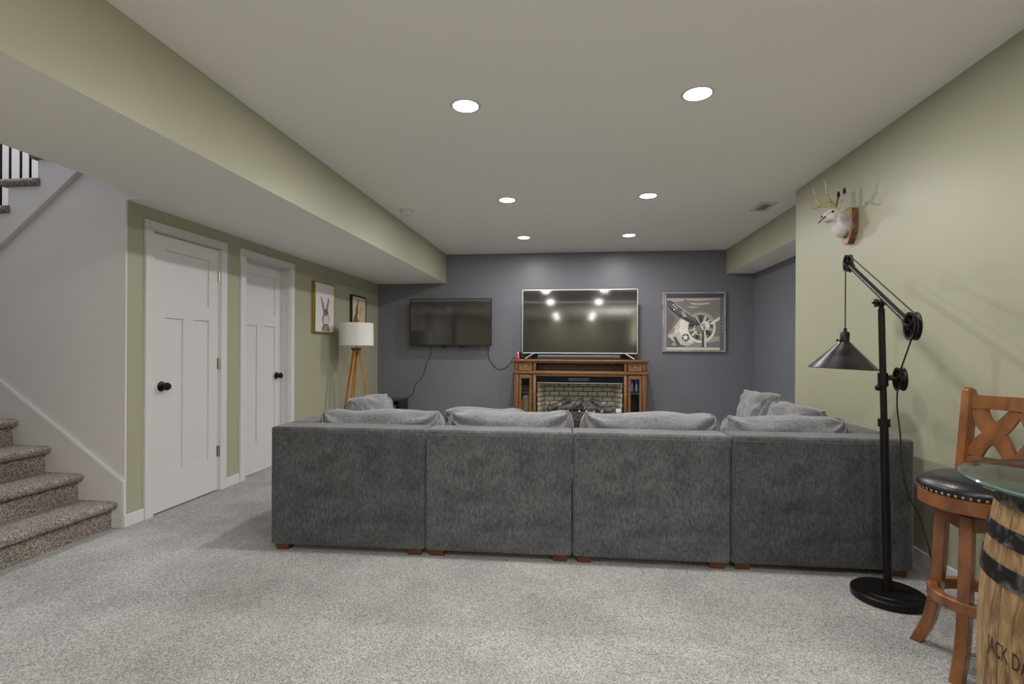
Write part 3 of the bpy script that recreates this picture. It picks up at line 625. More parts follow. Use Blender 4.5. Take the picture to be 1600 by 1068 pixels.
A += [('55535C', [(60, 80), (1030, 80), (1030, 1010), (60, 1010)]), ('8A8780', [(62, 82), (100, 82), (100, 1000), (62, 1000)]), ('3C3946', [(105, 100), (1025, 90), (1025, 140), (105, 145)]), ('A7A49A', [(110, 955), (955, 955), (965, 1000), (105, 1000)]),
      ('7B786F', [(112, 150), (958, 150), (958, 950), (112, 950)]), ('6A6862', [(118, 156), (952, 156), (952, 780), (118, 780)]), ('8E8A82', [(118, 160), (420, 158), (360, 205), (200, 210), (118, 190)]), ('97938A', [(430, 160), (950, 158), (950, 178), (620, 200), (440, 185)]),
      ('A09C92', [(480, 225), (600, 235), (760, 225), (820, 245), (640, 265), (500, 252)]), ('8F8B80', [(420, 290), (560, 280), (640, 300), (520, 318)]), ('57555A', [(118, 330), (250, 480), (180, 640), (118, 740)]), ('57555C', [(118, 790), (330, 780), (420, 950), (118, 950)]),
      ('8D8980', [(700, 790), (952, 770), (952, 860), (740, 890)]), ('66626A', [(720, 890), (952, 850), (952, 950), (720, 950)]), ('A5A196', [(130, 770), (330, 480), (460, 470), (560, 880), (430, 930), (300, 900), (200, 840)]), ('C4BFB2', [(330, 520), (400, 480), (450, 600), (440, 720), (520, 880), (380, 860), (320, 700)]),
      ('D3CEC3', P2(360, 570, 22, 34)), ('CBC6BA', P2(330, 670, 26, 34)), ('BDB8AC', P2(270, 690, 20, 26)), ('79756C', [(165, 720), (230, 640), (250, 670), (190, 740)]), ('4E4B50', [(215, 790), (260, 780), (350, 940), (290, 945)]), ('8F8A84', [(180, 920), (235, 860), (275, 930)])]
A += [('4B494C', P2(655, 630, 235, 255)), ('C2BDAF', ring(655, 630, 200, 238, e=1.06)), ('7A766C', ring(655, 625, 205, 230, a0=-2.5, a1=-.3, e=1.06)), ('5A5856', P2(655, 630, 198, 212))]
for k in range(14):
    a = 2*PI*k/14+.2; A.append((('9C978C', '2F2E31', 'B0AB9F')[k % 3], [(665+60*math.cos(a-.3), 630+60*math.sin(a-.3)), (660+190*math.cos(a-.09), 632+202*math.sin(a-.09)), (660+190*math.cos(a+.09), 632+202*math.sin(a+.09)), (665+60*math.cos(a+.3), 630+60*math.sin(a+.3))]))
A += [('B9B4A6', ring(640, 655, 85, 100)), ('6F6C66', P2(655, 640, 84))]
A += [('BBB6A9', [(800, 560), (955, 450), (955, 500), (820, 590)]), ('D8D3C6', [(810, 572), (955, 492), (955, 508), (825, 588)]), ('4A474A', [(672, 690), (715, 690), (735, 950), (670, 950)]), ('B4AFA3', [(705, 690), (735, 700), (742, 950), (715, 950)]),
      ('C9C4B6', P2(725, 600, 75, 72)), ('938E82', P2(700, 590, 40, 36)), ('DDD8CB', P2(745, 580, 26, 24)), ('77736A', P2(715, 640, 26, 20)),
      ('3D3B42', [(118, 190), (165, 190), (240, 235), (420, 370), (560, 470), (640, 575), (590, 605), (440, 535), (330, 470), (180, 350), (122, 290)]), ('55525A', [(140, 210), (235, 250), (430, 390), (560, 490), (600, 560), (450, 480), (300, 400), (140, 280)]), ('A8A396', [(240, 235), (420, 365), (560, 465), (550, 470), (410, 375), (235, 242)])]
for (x, y, r) in ((215, 262, 12), (245, 292, 12), (272, 315, 10), (230, 335, 13)): A.append(('C8C4BA', P2(x, y, r, n=8)))
for k in range(4): A.append(('B5B1A8', [(350+k*7, 372+k*24), (392+k*14, 372+k*24), (396+k*14, 384+k*24), (342+k*7, 384+k*24)]))
star = [(412+(54 if k % 2 == 0 else 24)*math.sin(k*PI/5), 795-(58 if k % 2 == 0 else 26)*math.cos(k*PI/5)) for k in range(10)]
A += [('4A4846', P2(415, 795, 60, 62)), ('D0CBC0', star)]
for y in (480, 540, 600, 650, 700): A.append(('9A968E', [(968, y), (1022, y-4), (1022, y), (968, y+5)]))
A.append(('8E8A86', [(1003, 400), (1010, 400), (1010, 720), (1003, 720)]))
artwork(t, A, PW-.03, PH-.004, Matrix.Translation((0, -.0222, 0)) @ XZ, fx, fy, k=1.7)

# ---- pictures on the left wall
def side_frame(label, y0, y1, z0, z1, depth, fw, col, layers, bg):
    t = thing('framed_picture', label, 'picture', (XL, (y0+y1)/2, z0)); W = y1-y0; H = z1-z0; b = B()
    for a in ((-W/2, W/2, 0, fw), (-W/2, W/2, H-fw, H), (-W/2, -W/2+fw, fw, H-fw), (W/2-fw, W/2, fw, H-fw)): box(b, .001, depth, a[0], a[1], a[2], a[3], .001, 1)
    obj('frame', b, col, t); obj('canvas', box(B(), .002, depth-.006, -W/2+fw, W/2-fw, fw, H-fw), flat(bg), t)
    artwork(t, layers, W-2*fw, H-fw, Matrix.Translation((depth-.0058, 0, 0)) @ YZ, lambda u: (u-.5)*(W-2*fw), lambda v: fw+v*(H-2*fw))
M_GOLD = mat('gold_frame', (.36, .27, .06), .35, .6); M_DKW = mat('dark_walnut', (.035, .017, .01), .5)
rab = [('776C69', [(.27, .72), (.33, .70), (.46, .56), (.50, .43), (.42, .42), (.34, .55)]), ('A79A96', [(.30, .69), (.34, .66), (.44, .53), (.45, .46), (.37, .56)]), ('776C69', [(.68, .72), (.73, .69), (.68, .52), (.60, .42), (.54, .44), (.60, .58)]), ('9A8D89', [(.69, .68), (.66, .54), (.59, .46), (.62, .56)]),
       ('83776F', P2(.55, .40, .14, .085)), ('6C615E', P2(.55, .445, .07, .04)), ('8C807B', P2(.55, .26, .20, .13)), ('D8C3BF', P2(.57, .245, .15, .105)), ('7C7174', [(.33, .015), (.36, .12), (.46, .17), (.66, .17), (.72, .12), (.76, .015)]), ('94898C', [(.42, .02), (.47, .12), (.60, .13), (.66, .02)]),
       ('2A2322', P2(.47, .405, .018, .014, 10)), ('2A2322', P2(.64, .405, .018, .014, 10)), ('5A4A4A', P2(.555, .355, .03, .016, 10))]
side_frame('white canvas with a grey rabbit portrait in a gold frame on the left wall', 5.515, 6.0, 1.385, 1.975, .045, .012, M_GOLD, rab, 'D9D4D6')
dee = [('D9B45C', P2(.62, .66, .14, .10)), ('6E6236', [(.22, .50), (.30, .75), (.42, .93), (.50, .97), (.42, .80), (.38, .62), (.36, .50)]), ('8C8346', [(.20, .66), (.30, .80), (.34, .74), (.28, .62)]), ('5B5A2E', [(.30, .60), (.42, .72), (.40, .52)]), ('7A4F22', [(.05, .06), (.08, .38), (.20, .54), (.34, .52), (.42, .36), (.46, .06)]), ('A0682C', [(.10, .28), (.22, .46), (.32, .40), (.28, .18), (.12, .10)]),
       ('B57F3C', [(.34, .38), (.44, .44), (.52, .40), (.50, .24), (.38, .24)]), ('8A5A22', [(.40, .05), (.44, .26), (.60, .30), (.68, .20), (.70, .05)]), ('5E4524', P2(.80, .20, .11, .08)), ('C99A4A', [(.44, .06), (.48, .2), (.58, .22), (.6, .06)])]
side_frame('cream print of a brown animal and yellow sun, dark frame, above the tripod lamp', 6.515, 6.99, 1.36, 1.925, .035, .02, M_DKW, dee, 'CFC3B0')

# ---- tripod lamp
t = thing('tripod_lamp', 'floor lamp with white drum shade on three wooden legs by the left wall', 'lamp', (-2.655, 6.03, 0))
M_LEG = mat('honey_wood', (.34, .16, .045), .45, col2=(.5, .26, .085), scale=6, stretch=(4, 4, 1)); M_SHADE = mat('white_linen_shade', (.74, .73, .70), .9, bump=.1, bscale=300)
b = B(); lathe(b, [(.207, 1.24), (.203, 1.515), (.199, 1.515), (.203, 1.24), (.207, 1.24)], 40, cap=False); obj('shade', b, M_SHADE, t, 40)
obj('shade_spider', tube(tube(B(), [(-.2, 0, 1.49), (.2, 0, 1.49)], .003, 5), [(0, -.2, 1.49), (0, .2, 1.49)], .003, 5), M_BRASS, t)
obj('stem', cyl(B(), (0, 0, 1.18), (0, 0, 1.49), .008), M_BRASS, t, 40); obj('bulb', ball(B(), (0, 0, 1.38), (.03, .03, .045)), mat('frosted_bulb', (.8, .8, .78), .3), t, 40)
obj('hub', lathe(B(), [(.035, 1.13), (.04, 1.165), (.07, 1.20), (.072, 1.212)], 6), mat('dark_honey_wood', (.15, .06, .02), .45), t)
for a in (-1.95, .15, 2.25):
    d = Vector((math.cos(a), math.sin(a), 0)); p0 = d*.03+V(0, 0, 1.19); p1 = d*.26
    lg = obj('leg', box(B(), -.024, .024, -.011, .011, 0, (p1-p0).length, .003, 1), M_LEG, t)
    zc = (p1-p0).normalized(); yc = Vector((-d.y, d.x, 0)); xc = yc.cross(zc); Mx = Matrix((xc, yc, zc)).transposed().to_4x4(); lg.matrix_local = Matrix.Translation(p0) @ (Mx @ Matrix.Rotation(PI/2, 4, 'Z'))
    p = p0.lerp(p1, .38); obj('brass_joint', ball(B(), p, .016, n=10), M_BRASS, t, 40)

# ================================================================== RIGHT SIDE
def cw(u, d, z=0): p = F*d + R0*u; return Vector((p.x, p.y, z))       # metres right / metres ahead of the tripod spot
# ---- pulley floor lamp
LB = Vector((1.525, 2.69, 0))
t = thing('pulley_floor_lamp', 'black industrial pulley floor lamp with a cone shade behind the sofa', 'lamp', LB)
obj('base', lathe(B(), [(.150, 0), (.156, .005), (.156, .032), (.150, .038), (.0, .038)], 48, cap=False), M_BLACK, t, 40)
obj('base_plate', lathe(B(), [(.112, .037), (.108, .043), (.0, .044)], 40, cap=False), M_BLACK, t, 40)
lean = Vector((-.040, -.004, 1.42)); ax = lambda z: lean*(z/1.42)
obj('base_collar', cyl(B(), ax(.04), ax(.085), .026, .024), M_BLACK, t, 40); obj('lower_pole', cyl(B(), ax(.04), ax(.86), .0185), M_BLACK, t, 40)
obj('pole_collar', cyl(B(), ax(.835), ax(.872), .026), M_BLACK, t, 40); obj('upper_pole', cyl(B(), ax(.86), ax(1.405), .0145), M_BLACK, t, 40)
J = ax(1.45); obj('tilt_joint', ball(cyl(B(), ax(1.40), J, .011), ax(1.435), .02, n=12), M_BLACK, t, 40)
obj('wing_nut', box(cyl(B(), ax(1.435), ax(1.435)+V(-.045, -.012, 0), .006), -.05-.022, -.05-.013, -.022, .002, 1.415, 1.455, .003, 1), M_BLACK, t, 40)
W1 = Vector((1.64, 3.20, 1.700))-LB; W2 = Vector((1.465, 2.335, 1.296))-LB
sh = J - (W1 + (W2-W1)*((J.y-W1.y)/(W2.y-W1.y))); W1 += V(sh.x, 0, sh.z+.02); W2 += V(sh.x, 0, sh.z+.02)
ad = (W2-W1).normalized(); hn = Vector((ad.y, -ad.x, 0)).normalized()          # wheel axis
def wheel(c, r=.058, name='pulley'):
    b = B(); lathe(b, [(r*.80, -.012), (r, -.014), (r, -.010), (r*.88, -.004), (r*.88, .004), (r, .010), (r, .014), (r*.80, .012), (r*.80, -.012)], 32, cap=False)
    lathe(b, [(.012, -.016), (.012, .016)], 14)
    for k in range(5):
        a = 2*PI*k/5+.4; box(b, .008, r*.84, -.006, .006, -.006, .006, 0, M=Matrix.Rotation(a, 4, 'Z'))
    o = obj(name, b, M_BLACK, t, 40); o.matrix_local = Matrix.Translation(c) @ axis_m((0, 0, 0), hn); obj('axle', lathe(B(), [(.007, -.022), (.007, .022)], 10), M_BRONZE, o); return o
wheel(W1, .052); wheel(W2, .06)
W3 = Vector((cw(1.850, 2.44).x, cw(1.850, 2.44).y, 1.068))-LB; wheel(W3, .056)
obj('arm', cyl(B(), W1+ad*.055, W2-ad*.062, .0135), M_BLACK, t, 40)
for c, s in ((W1, 1), (W2, -1)):
    b = B(); 
    for q in (-1, 1): tube(b, [c+hn*q*.019, c+ad*s*.05+hn*q*.019, c+ad*s*.075], .006, 6)
    obj('fork', b, M_BLACK, t, 40)
pc = ax(1.068); b = B(); cyl(b, ax(1.03), ax(1.095), .022); cyl(b, pc, W3, .008); tube(b, [pc, (pc+W3)/2+V(0, 0, .015), W3+hn*.02], .006, 6); obj('pulley_clamp', b, M_BLACK, t, 40)
obj('clamp_knob', ball(cyl(B(), ax(1.03), ax(1.03)+V(-.03, -.02, -.005), .007), ax(1.03)+V(-.034, -.022, -.005), (.016, .012, .016), n=12), M_BLACK, t, 40)
# cord: socket -> wheel 1 -> wheel 2 -> wheel 3 -> floor
upn = Vector((0, 0, 1)) - ad*ad.z; upn.normalize(); hd = Vector((ad.x, ad.y, 0)).normalized()
SHD = W1 - hd*.047; sz_top = 1.325
pts = [V(SHD.x, SHD.y, sz_top), SHD] + [W1 + (-hd*math.cos(a)+V(0, 0, 1)*math.sin(a))*.048 for a in (.5, 1.0, 1.5, 1.9)] + [W1+upn*.05+ad*.03, W2+upn*.055]
pts += [W2 + (upn*math.cos(a)+ad*math.sin(a))*.056 for a in (.7, 1.4, 2.1, 2.8)]
obj('cord', tube(B(), pts, .0035, 7), M_CORD, t, 60)
e = W2 + (upn*math.cos(2.9)+ad*math.sin(2.9))*.056
obj('cord', tube(B(), [e, W3+V(0, 0, .052)+hd*.012, W3+V(0, 0, .05)-hd*.015, W3-hd*.048, W3-hd*.03+V(0, 0, -.045)], .0035, 7), M_CORD, t, 60)
obj('cord', tube(B(), smoothpts([W3-hd*.03+V(0, 0, -.045), V(.03, -.01, .93), V(.05, .0, .80), V(.075, .03, .66), V(.12, .06, .50), V(.20, .09, .36), V(.235, .06, .16), V(.26, .03, .012)]), .0035, 7), M_CORD, t, 60)
S0 = V(SHD.x, SHD.y, 0); zb = 1.098
M_ = Matrix.Translation(S0) @ Matrix.Rotation(.035, 4, 'Y')
M_ = Matrix.Translation(V(SHD.x, SHD.y, sz_top)) @ Matrix.Rotation(.05, 4, 'Y') @ Matrix.Translation((0, 0, -sz_top))
b = B(); lathe(b, [(.178, zb-.004), (.180, zb), (.036, 1.246), (.034, 1.25), (.03, 1.247), (.174, zb+.001), (.178, zb-.004)], 48, M_, cap=False); obj('shade', b, M_BRONZE, t, 40)
obj('socket', lathe(B(), [(.033, 1.238), (.033, 1.252), (.025, 1.256), (.025, 1.308), (.02, 1.314), (.009, 1.316), (.009, 1.335), (.004, 1.338)], 24, M_), M_BLACK, t, 40)
obj('socket_switch', ball(cyl(B(), M_ @ V(-.02, 0, 1.262), M_ @ V(-.045, -.01, 1.262), .003), M_ @ V(-.046, -.01, 1.262), .007, n=10), M_BLACK, t, 40)
obj('bulb', ball(cyl(B(), M_ @ V(0, 0, 1.24), M_ @ V(0, 0, 1.20), .015), M_ @ V(0, 0, 1.165), .032, n=14), mat('frosted_bulb', (.8, .8, .78), .3), t, 40)

# ---- mounted rabbit head with antlers
t = thing('mounted_rabbit_head', 'white rabbit head with antlers mounted on a wooden plaque on the right wall', 'animal mount', (XR, 3.87, 2.08))
# local: -x out of the wall, y along it
M_PLQ = mat('plaque_wood', (.40, .22, .09), .5, col2=(.55, .34, .16), scale=10, stretch=(1, 2, 6)); M_BARK = mat('bark_edge', (.10, .05, .022), .85, col2=(.26, .15, .07), scale=40, bump=.8, bscale=60)
sh_ = [(.075, .11), (.08, .03), (.075, -.04), (.05, -.09), (.02, -.125), (-.02, -.125), (-.05, -.09), (-.075, -.04), (-.08, .03), (-.075, .11), (-.03, .125), (.03, .125)]
b = B(); prism(b, sh_, -.045, -.001, YZ, 0, .003)
for f in b.faces: f.material_index = 0 if abs(f.normal.x) > .5 else 1
obj('plaque', b, [M_PLQ, M_BARK], t)
HM = Matrix.Translation((0, 0, .022)) @ Matrix.Diagonal((.84, 1.05, 1, 1))
M_FUR = mat('white_rabbit_fur', (.70, .67, .64), .9, col2=(.52, .49, .47), scale=24, sheen=.5, bump=.6, bscale=130)
b = B()
for c, r in (((-.055, 0, -.005), (.055, .07, .085)), ((-.095, 0, -.02), (.062, .066, .08)), ((-.125, 0, .03), (.055, .052, .058)), ((-.150, 0, .065), (.052, .045, .046)), ((-.185, 0, .052), (.048, .040, .040)), ((-.212, 0, .042), (.032, .033, .032)), ((-.175, .026, .040), (.036, .026, .030)), ((-.175, -.026, .040), (.036, .026, .030))):
    ball(b, c, r, n=20)
bmesh.ops.transform(b, matrix=HM, verts=b.verts); hd_ = obj('head', b, M_FUR, t); rm = hd_.modifiers.new('blend', 'REMESH'); rm.mode = 'VOXEL'; rm.voxel_size = .006; rm.use_smooth_shade = True
s_ = hd_.modifiers.new('soft', 'SMOOTH'); s_.factor = .5; s_.iterations = 8
# fur tufts
b = B(); rnd = random.Random(2)
for k in range(3400):
    a = rnd.uniform(0, 2*PI); q = rnd.uniform(0, 1)
    c = Vector((-.055-.075*q, 0, -.01+.02*q)); rr = Vector((0, .066*math.cos(a), .083*math.sin(a)))*(1-.12*q)
    if rr.z > .03 and q > .5: continue
    p = c+rr*.93; d = (rr.normalized()*.7+Vector((.55, rnd.uniform(-.4, .4), -.55+rnd.uniform(-.3, .3)))).normalized(); L_ = rnd.uniform(.014, .032); s = d.orthogonal().normalized()*.0017
    v = [b.verts.new(p-s), b.verts.new(p+s), b.verts.new(p+d*L_)]; b.faces.new(v)
bmesh.ops.transform(b, matrix=HM, verts=b.verts); o = obj('fur', b, M_FUR, t); o['kind'] = 'stuff'
for s in (-1, 1):
    obj('eye', ball(B(), HM @ V(-.178, s*.036, .075), .009, n=12), mat('dark_eye', (.008, .006, .005), .1), t, 40)
    # ears laid up and back
    e = []
    for k in range(9):
        q = k/8; e.append((V(-.125+.035*q, s*(.022+.018*q), .10+.125*q), .021*math.sin(PI*(.18+.8*q))**.8))
    b = B(); prev = None
    for p, hw_ in e:
        p = HM @ p
        row = [b.verts.new(p+V(.006, s*-hw_*.6, 0)), b.verts.new(p+V(-.004, 0, 0)), b.verts.new(p+V(.006, s*hw_, 0)), b.verts.new(p+V(.010, 0, 0))]
        if prev: 
            for i in range(4): b.faces.new((prev[i], prev[(i+1) % 4], row[(i+1) % 4], row[i]))
        prev = row
    bmesh.ops.recalc_face_normals(b, faces=b.faces); er = obj('ear', b, mat('ear_brown', (.20, .13, .09), .9, col2=(.45, .38, .33), scale=20), t, 60)
    obj('ear_tip', ball(B(), HM @ e[-2][0]+V(.004, 0, .004), (.010, .013, .026), n=10), mat('ear_tip_black', (.02, .016, .014), .8), er, 60)
    A_ = smoothpts([(-.125, s*.018, .125), (-.14, s*.03, .15), (-.175, s*.055, .17), (-.205, s*.075, .205), (-.215, s*.085, .26), (-.235, s*.09, .315)], 5)
    b = tube(B(), A_, .0115, 9, taper=[1.15-.95*(i/(len(A_)-1))**1.5 for i in range(len(A_))])
    T_ = smoothpts([(-.175, s*.055, .17), (-.215, s*.062, .155), (-.26, s*.07, .16), (-.295, s*.075, .21)], 5); tube(b, T_, .0095, 8, taper=[1-.85*(i/(len(T_)-1)) for i in range(len(T_))])
    T_ = smoothpts([(-.200, s*.072, .20), (-.225, s*.085, .208), (-.242, s*.09, .208)], 4); tube(b, T_, .007, 8, taper=[1-.8*(i/(len(T_)-1)) for i in range(len(T_))])
    obj('antler', b, mat('antler_bone', (.55, .48, .30), .55, col2=(.36, .28, .14), scale=18), t, 60)
obj('nose', ball(B(), HM @ V(-.243, 0, .05), (.006, .012, .008), n=10), mat('nose_dark', (.03, .02, .018), .5), t, 40)
obj('mouth_dark', tube(B(), [HM @ V(-.236, -.036, .045), HM @ V(-.246, -.012, .030), HM @ V(-.262, .016, .010)], .004, 6), mat('dark_mouth', (.02, .014, .01), .7), t, 60)  # dark tube standing for the dark of the nose and mouth

# ---- bar stool
SCx = cw(1.795, 1.957); BA = math.radians(14)+YAW
t = thing('bar_stool', 'brown wooden bar stool with round black leather seat beside the barrel', 'stool', SCx, BA)      # local +x = towards the backrest
RS = .19
obj('seat_apron', lathe(B(), [(RS-.03, .612), (RS-.004, .607), (RS+.002, .613), (RS+.002, .660), (RS-.004, .666), (RS-.03, .666)], 56), M_STOOL, t, 40)
obj('seat_pad', lathe(B(), [(RS-.006, .660), (RS+.004, .668), (RS+.006, .682), (RS-.008, .702), (RS*.75, .722), (RS*.4, .733), (.001, .736)], 56), M_LEATHER, t, 60)
nl = None
for k in range(56):
    a = 2*PI*k/56; Mk = Matrix.Rotation(a, 4, 'Z') @ Matrix.Translation((RS+.003, 0, .671))
    if nl is None: nl = obj('nailhead', ball(B(), (0, 0, 0), (.004, .0062, .0062), n=8), M_BRASS, t, 60); nl.matrix_local = Mk
    else: inst(nl, 'nailhead', t, Mk)
obj('swivel_plate', lathe(B(), [(.10, .59), (.10, .612)], 24), M_BLACK, t, 40)
fr = .125; b = B(); la = [math.radians(106)+k*PI/2 for k in range(4)]
for k in range(4):
    p, q = [Vector((math.cos(la[j % 4])*fr, math.sin(la[j % 4])*fr, .565)) for j in (k, k+1)]
    d = q-p; box(b, 0, d.length, -.012, .012, -.03, .025, .003, 1, M=Matrix.Translation(p) @ Matrix.Rotation(math.atan2(d.y, d.x), 4, 'Z'))
obj('seat_frame', b, M_STOOL, t)
for a in la:
    # rectangular leg curving outwards at the foot: ribbon of cross-sections
    prof = [(.118, .592), (.122, .50), (.128, .38), (.136, .26), (.146, .18), (.160, .11), (.182, .05), (.205, 0)]
    b = B(); prev = None
    for i, (r, z) in enumerate(prof):
        nrm = Vector((1, 0, 0)) if i == 0 else None; dz = Vector((prof[min(i+1, 7)][0]-prof[max(i-1, 0)][0], 0, prof[min(i+1, 7)][1]-prof[max(i-1, 0)][1])).normalized(); n_ = Vector((-dz.z, 0, dz.x))
        if z in (0, .592): n_ = Vector((1, 0, 0))
        c = Vector((r, 0, z)); hw_ = .020; ht = .020
        row = [b.verts.new(c+n_*sx*ht+Vector((0, sy*hw_, 0))) for sx, sy in ((1, 1), (1, -1), (-1, -1), (-1, 1))]
        if prev:
            for j in range(4): b.faces.new((prev[j], prev[(j+1) % 4], row[(j+1) % 4], row[j]))
        else: b.faces.new(row)
        prev = row
    b.faces.new(prev[::-1]); bmesh.ops.recalc_face_normals(b, faces=b.faces)
    bmesh.ops.bevel(b, geom=[e for e in b.edges if len(e.link_faces) == 2 and e.calc_face_angle(0) > .8], offset=.003, segments=1, affect='EDGES')
    o = obj('leg', b, M_STOOL, t); o.rotation_euler = (0, 0, a)
b = B(); lathe(b, [(.128, .235), (.156, .235), (.160, .239), (.160, .273), (.156, .277), (.128, .277), (.125, .273), (.125, .239), (.128, .235)], 56, cap=False); obj('foot_ring', b, M_STOOL, t, 40)
# backrest
hb = .155; bx = .135
posts = []
for s in (-1, 1):
    p0 = Vector((bx-.01, s*hb, .62)); p1 = Vector((bx+.055, s*(hb+.012), 1.045)); d = p1-p0
    poly = [(-.028, 0), (.028, 0), (.024, d.length-.02), (.01, d.length), (-.02, d.length+.004), (-.026, d.length-.01)]
    Mz = axis_m(p0, d); b = B(); prism(b, poly, -.016, .016, Mz @ Matrix(((1, 0, 0, 0), (0, 0, -1, 0), (0, 1, 0, 0), (0, 0, 0, 1))), 0, .004)
    obj('back_post', b, M_STOOL, t, 40)
def bp_(y, z): # point on the curved back plane
    q = (z-.62)/.425; return Vector((bx-.01+.065*q+.035*(1-(y/hb)**2), y, z))
def rail(z0, z1, name, th=.011):
    b = B(); K = 12; prev = None
    for k in range(K+1):
        y = -hb*.985+2*hb*.985*k/K; row = []
        for z, s in ((z0, -1), (z1, -1), (z1, 1), (z0, 1)):
            p = bp_(y, z); row.append(b.verts.new(p+Vector((s*th, 0, 0))))
        if prev:
            for j in range(4): b.faces.new((prev[j], prev[(j+1) % 4], row[(j+1) % 4], row[j]))
        else: b.faces.new(row)
        prev = row
    b.faces.new(prev[::-1]); bmesh.ops.recalc_face_normals(b, faces=b.faces); return obj(name, b, M_STOOL, t, 40)
rail(.965, 1.02, 'top_rail', .013); rail(.735, .77, 'lower_rail', .011)
def lattice(curve, wd):
    b = B(); prev = None; th = .008; pts = curve
    for i, (y, z) in enumerate(pts):
        a, c = pts[max(i-1, 0)], pts[min(i+1, len(pts)-1)]; d = Vector((c[0]-a[0], c[1]-a[1])).normalized(); n_ = Vector((-d.y, d.x))*wd(i/(len(pts)-1))
        row = []
        for q, s in ((-1, -1), (1, -1), (1, 1), (-1, 1)):
            p = bp_(y+n_.x*q, z+n_.y*q); row.append(b.verts.new(p+Vector((s*th, 0, 0))))
        if prev:
            for j in range(4): b.faces.new((prev[j], prev[(j+1) % 4], row[(j+1) % 4], row[j]))
        else: b.faces.new(row)
        prev = row
    b.faces.new(prev[::-1]); bmesh.ops.recalc_face_normals(b, faces=b.faces); return b
def cat2(pts, k=8): return [(p.x, p.y) for p in smoothpts([(a, c, 0) for a, c in pts], k)]
for s in (-1, 1):
    for v in (1, -1):
        zc = .868; f = lambda y, z: (s*y, zc+v*z)
        obj('lattice_slat', lattice(cat2([f(.128, .098), f(.112, .045), f(.075, .0), f(.045, -.04), f(.012, -.098)]), lambda q: .021+.007*math.sin(PI*q)), M_STOOL, t, 40)

# ---- whisky barrel with a glass top
BC = cw(1.458, 1.15)
t = thing('barrel', 'wooden barrel with dark iron hoops standing as a table base', 'barrel', BC)
BHt, RH, RB = .876, .262, .305
def brad(z): q = (z-BHt/2)/(BHt/2); return RH+(RB-RH)*(1-abs(q)**2.1)
M_ST = mat('weathered_oak', (.13, .07, .03), .6, col2=(.42, .27, .125), scale=5, stretch=(7, 7, 2.2), lo=.3, hi=.66, dist=1.2, bump=.25, bscale=9)
M_ST2 = mat('weathered_oak_pale', (.20, .115, .05), .6, col2=(.47, .31, .15), scale=6, stretch=(7, 7, 2.0), lo=.28, hi=.7, dist=1.4, bump=.25, bscale=9)
M_HOOP = mat('worn_iron', (.018, .017, .017), .5, .5, col2=(.22, .21, .20), scale=22, lo=.48, hi=.75, dist=1)
NS = 26; meshes = []
for k in range(NS):
    if k < 2:
        b = B(); da = PI/NS-.004; prev = None
        for i in range(15):
            z = BHt*i/14; r = brad(z); row = []
            for q in range(4): a = -da+2*da*q/3; row.append(b.verts.new((r*math.cos(a), r*math.sin(a), z)))
            for q in range(1, -1, -1): a = -da+2*da*q; row.append(b.verts.new(((r-.022)*math.cos(a), (r-.022)*math.sin(a), z)))
            if prev:
                for j in range(6): b.faces.new((prev[j], prev[(j+1) % 6], row[(j+1) % 6], row[j]))
            else: b.faces.new(row)
            prev = row
        b.faces.new(prev[::-1]); bmesh.ops.recalc_face_normals(b, faces=b.faces); o = obj('stave', b, (M_ST, M_ST2)[k], t, 40); meshes.append(o)
    else: o = inst(meshes[(k*7//3) % 2], 'stave', t)
    o.rotation_euler = (0, 0, 2*PI*k/NS)
obj('barrel_core', lathe(B(), [(brad(BHt*i/14)-.021, BHt*i/14*.95+.01) for i in range(15)], 40), mat('dark_joint', (.03, .018, .01), .9), t)
for k in range(6): obj('head_board', box(B(), -.236+k*.079, -.236+k*.079+.076, -math.sqrt(max(.0, .238**2-min(abs(-.236+k*.079), abs(-.16+k*.079))**2))*.93-.01, math.sqrt(max(0, .238**2-min(abs(-.236+k*.079), abs(-.16+k*.079))**2))*.93+.01, BHt-.034, BHt-.022), M_ST, t)
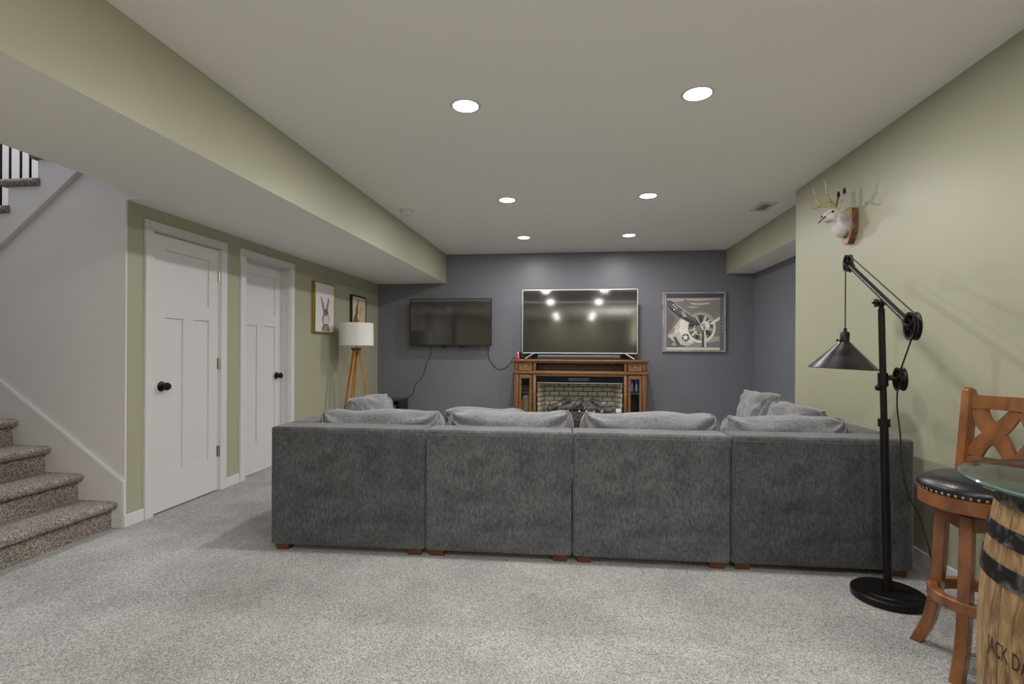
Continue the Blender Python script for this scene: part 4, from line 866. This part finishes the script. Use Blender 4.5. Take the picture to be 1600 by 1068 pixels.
for z0, z1 in ((.828, .872), (.738, .778), (.645, .690), (.186, .231), (.098, .138), (.004, .048)):
    b = B(); n = 5; pr_ = [(brad(z0+(z1-z0)*i/n)+.0035, z0+(z1-z0)*i/n) for i in range(n+1)]; lathe(b, pr_ + [(brad(z1)+.0003, z1), (brad(z0)+.0003, z0), pr_[0]], 64, cap=False); ho = obj('hoop', b, M_HOOP, t, 40)
    ra = YAW-2.3; obj('rivet', ball(B(), ((brad((z0+z1)/2)+.004)*math.cos(ra), (brad((z0+z1)/2)+.004)*math.sin(ra), (z0+z1)/2), .006, n=8), M_BRASS, ho, 40)
# stencilled lettering, bent round the barrel
fc = bpy.data.curves.new('lettering', 'FONT'); fc.body = "JACK DANIEL'S"; fc.size = .05; fc.align_x = 'LEFT'; fc.resolution_u = 3; fc.space_character = 1.05
fo = bpy.data.objects.new('lettering_curve', fc); COL.objects.link(fo)
dg = bpy.context.evaluated_depsgraph_get(); me = bpy.data.meshes.new_from_object(fo.evaluated_get(dg)); bpy.data.objects.remove(fo); bpy.data.curves.remove(fc)
b = B(); b.from_mesh(me); bpy.data.meshes.remove(me)
bmesh.ops.triangulate(b, faces=b.faces); bmesh.ops.subdivide_edges(b, edges=[e for e in b.edges if e.calc_length() > .03], cuts=2); bmesh.ops.triangulate(b, faces=b.faces)
th0 = math.atan2(-BC.y, -BC.x) - math.radians(59)       # just inside the left-hand outline
for v in b.verts:
    x, y = v.co.x*.6, v.co.y*1.1; z = .472+y; a = th0 + x/RB; r = brad(z)+.0012; v.co = Vector((r*math.cos(a), r*math.sin(a), z))
obj('lettering', b, mat('black_stencil', (.02, .017, .015), .7), t)
g = obj('glass_tabletop', lathe(B(), [(.0, BHt+.003), (.336, BHt+.003), (.342, BHt+.006), (.344, BHt+.010), (.340, BHt+.014), (.322, BHt+.0155), (.0, BHt+.0155)], 96, cap=False), [thin_glass('pale_green_glass', (.93, .975, .955)), mat('green_glass_edge', (.16, .30, .26), .08, trans=.5)], None, 40, BC)
for p in g.data.polygons: p.material_index = 1 if p.center.to_2d().length > .3385 else 0
tag(g, 'round clear glass tabletop with greenish edge lying on the barrel', 'tabletop')
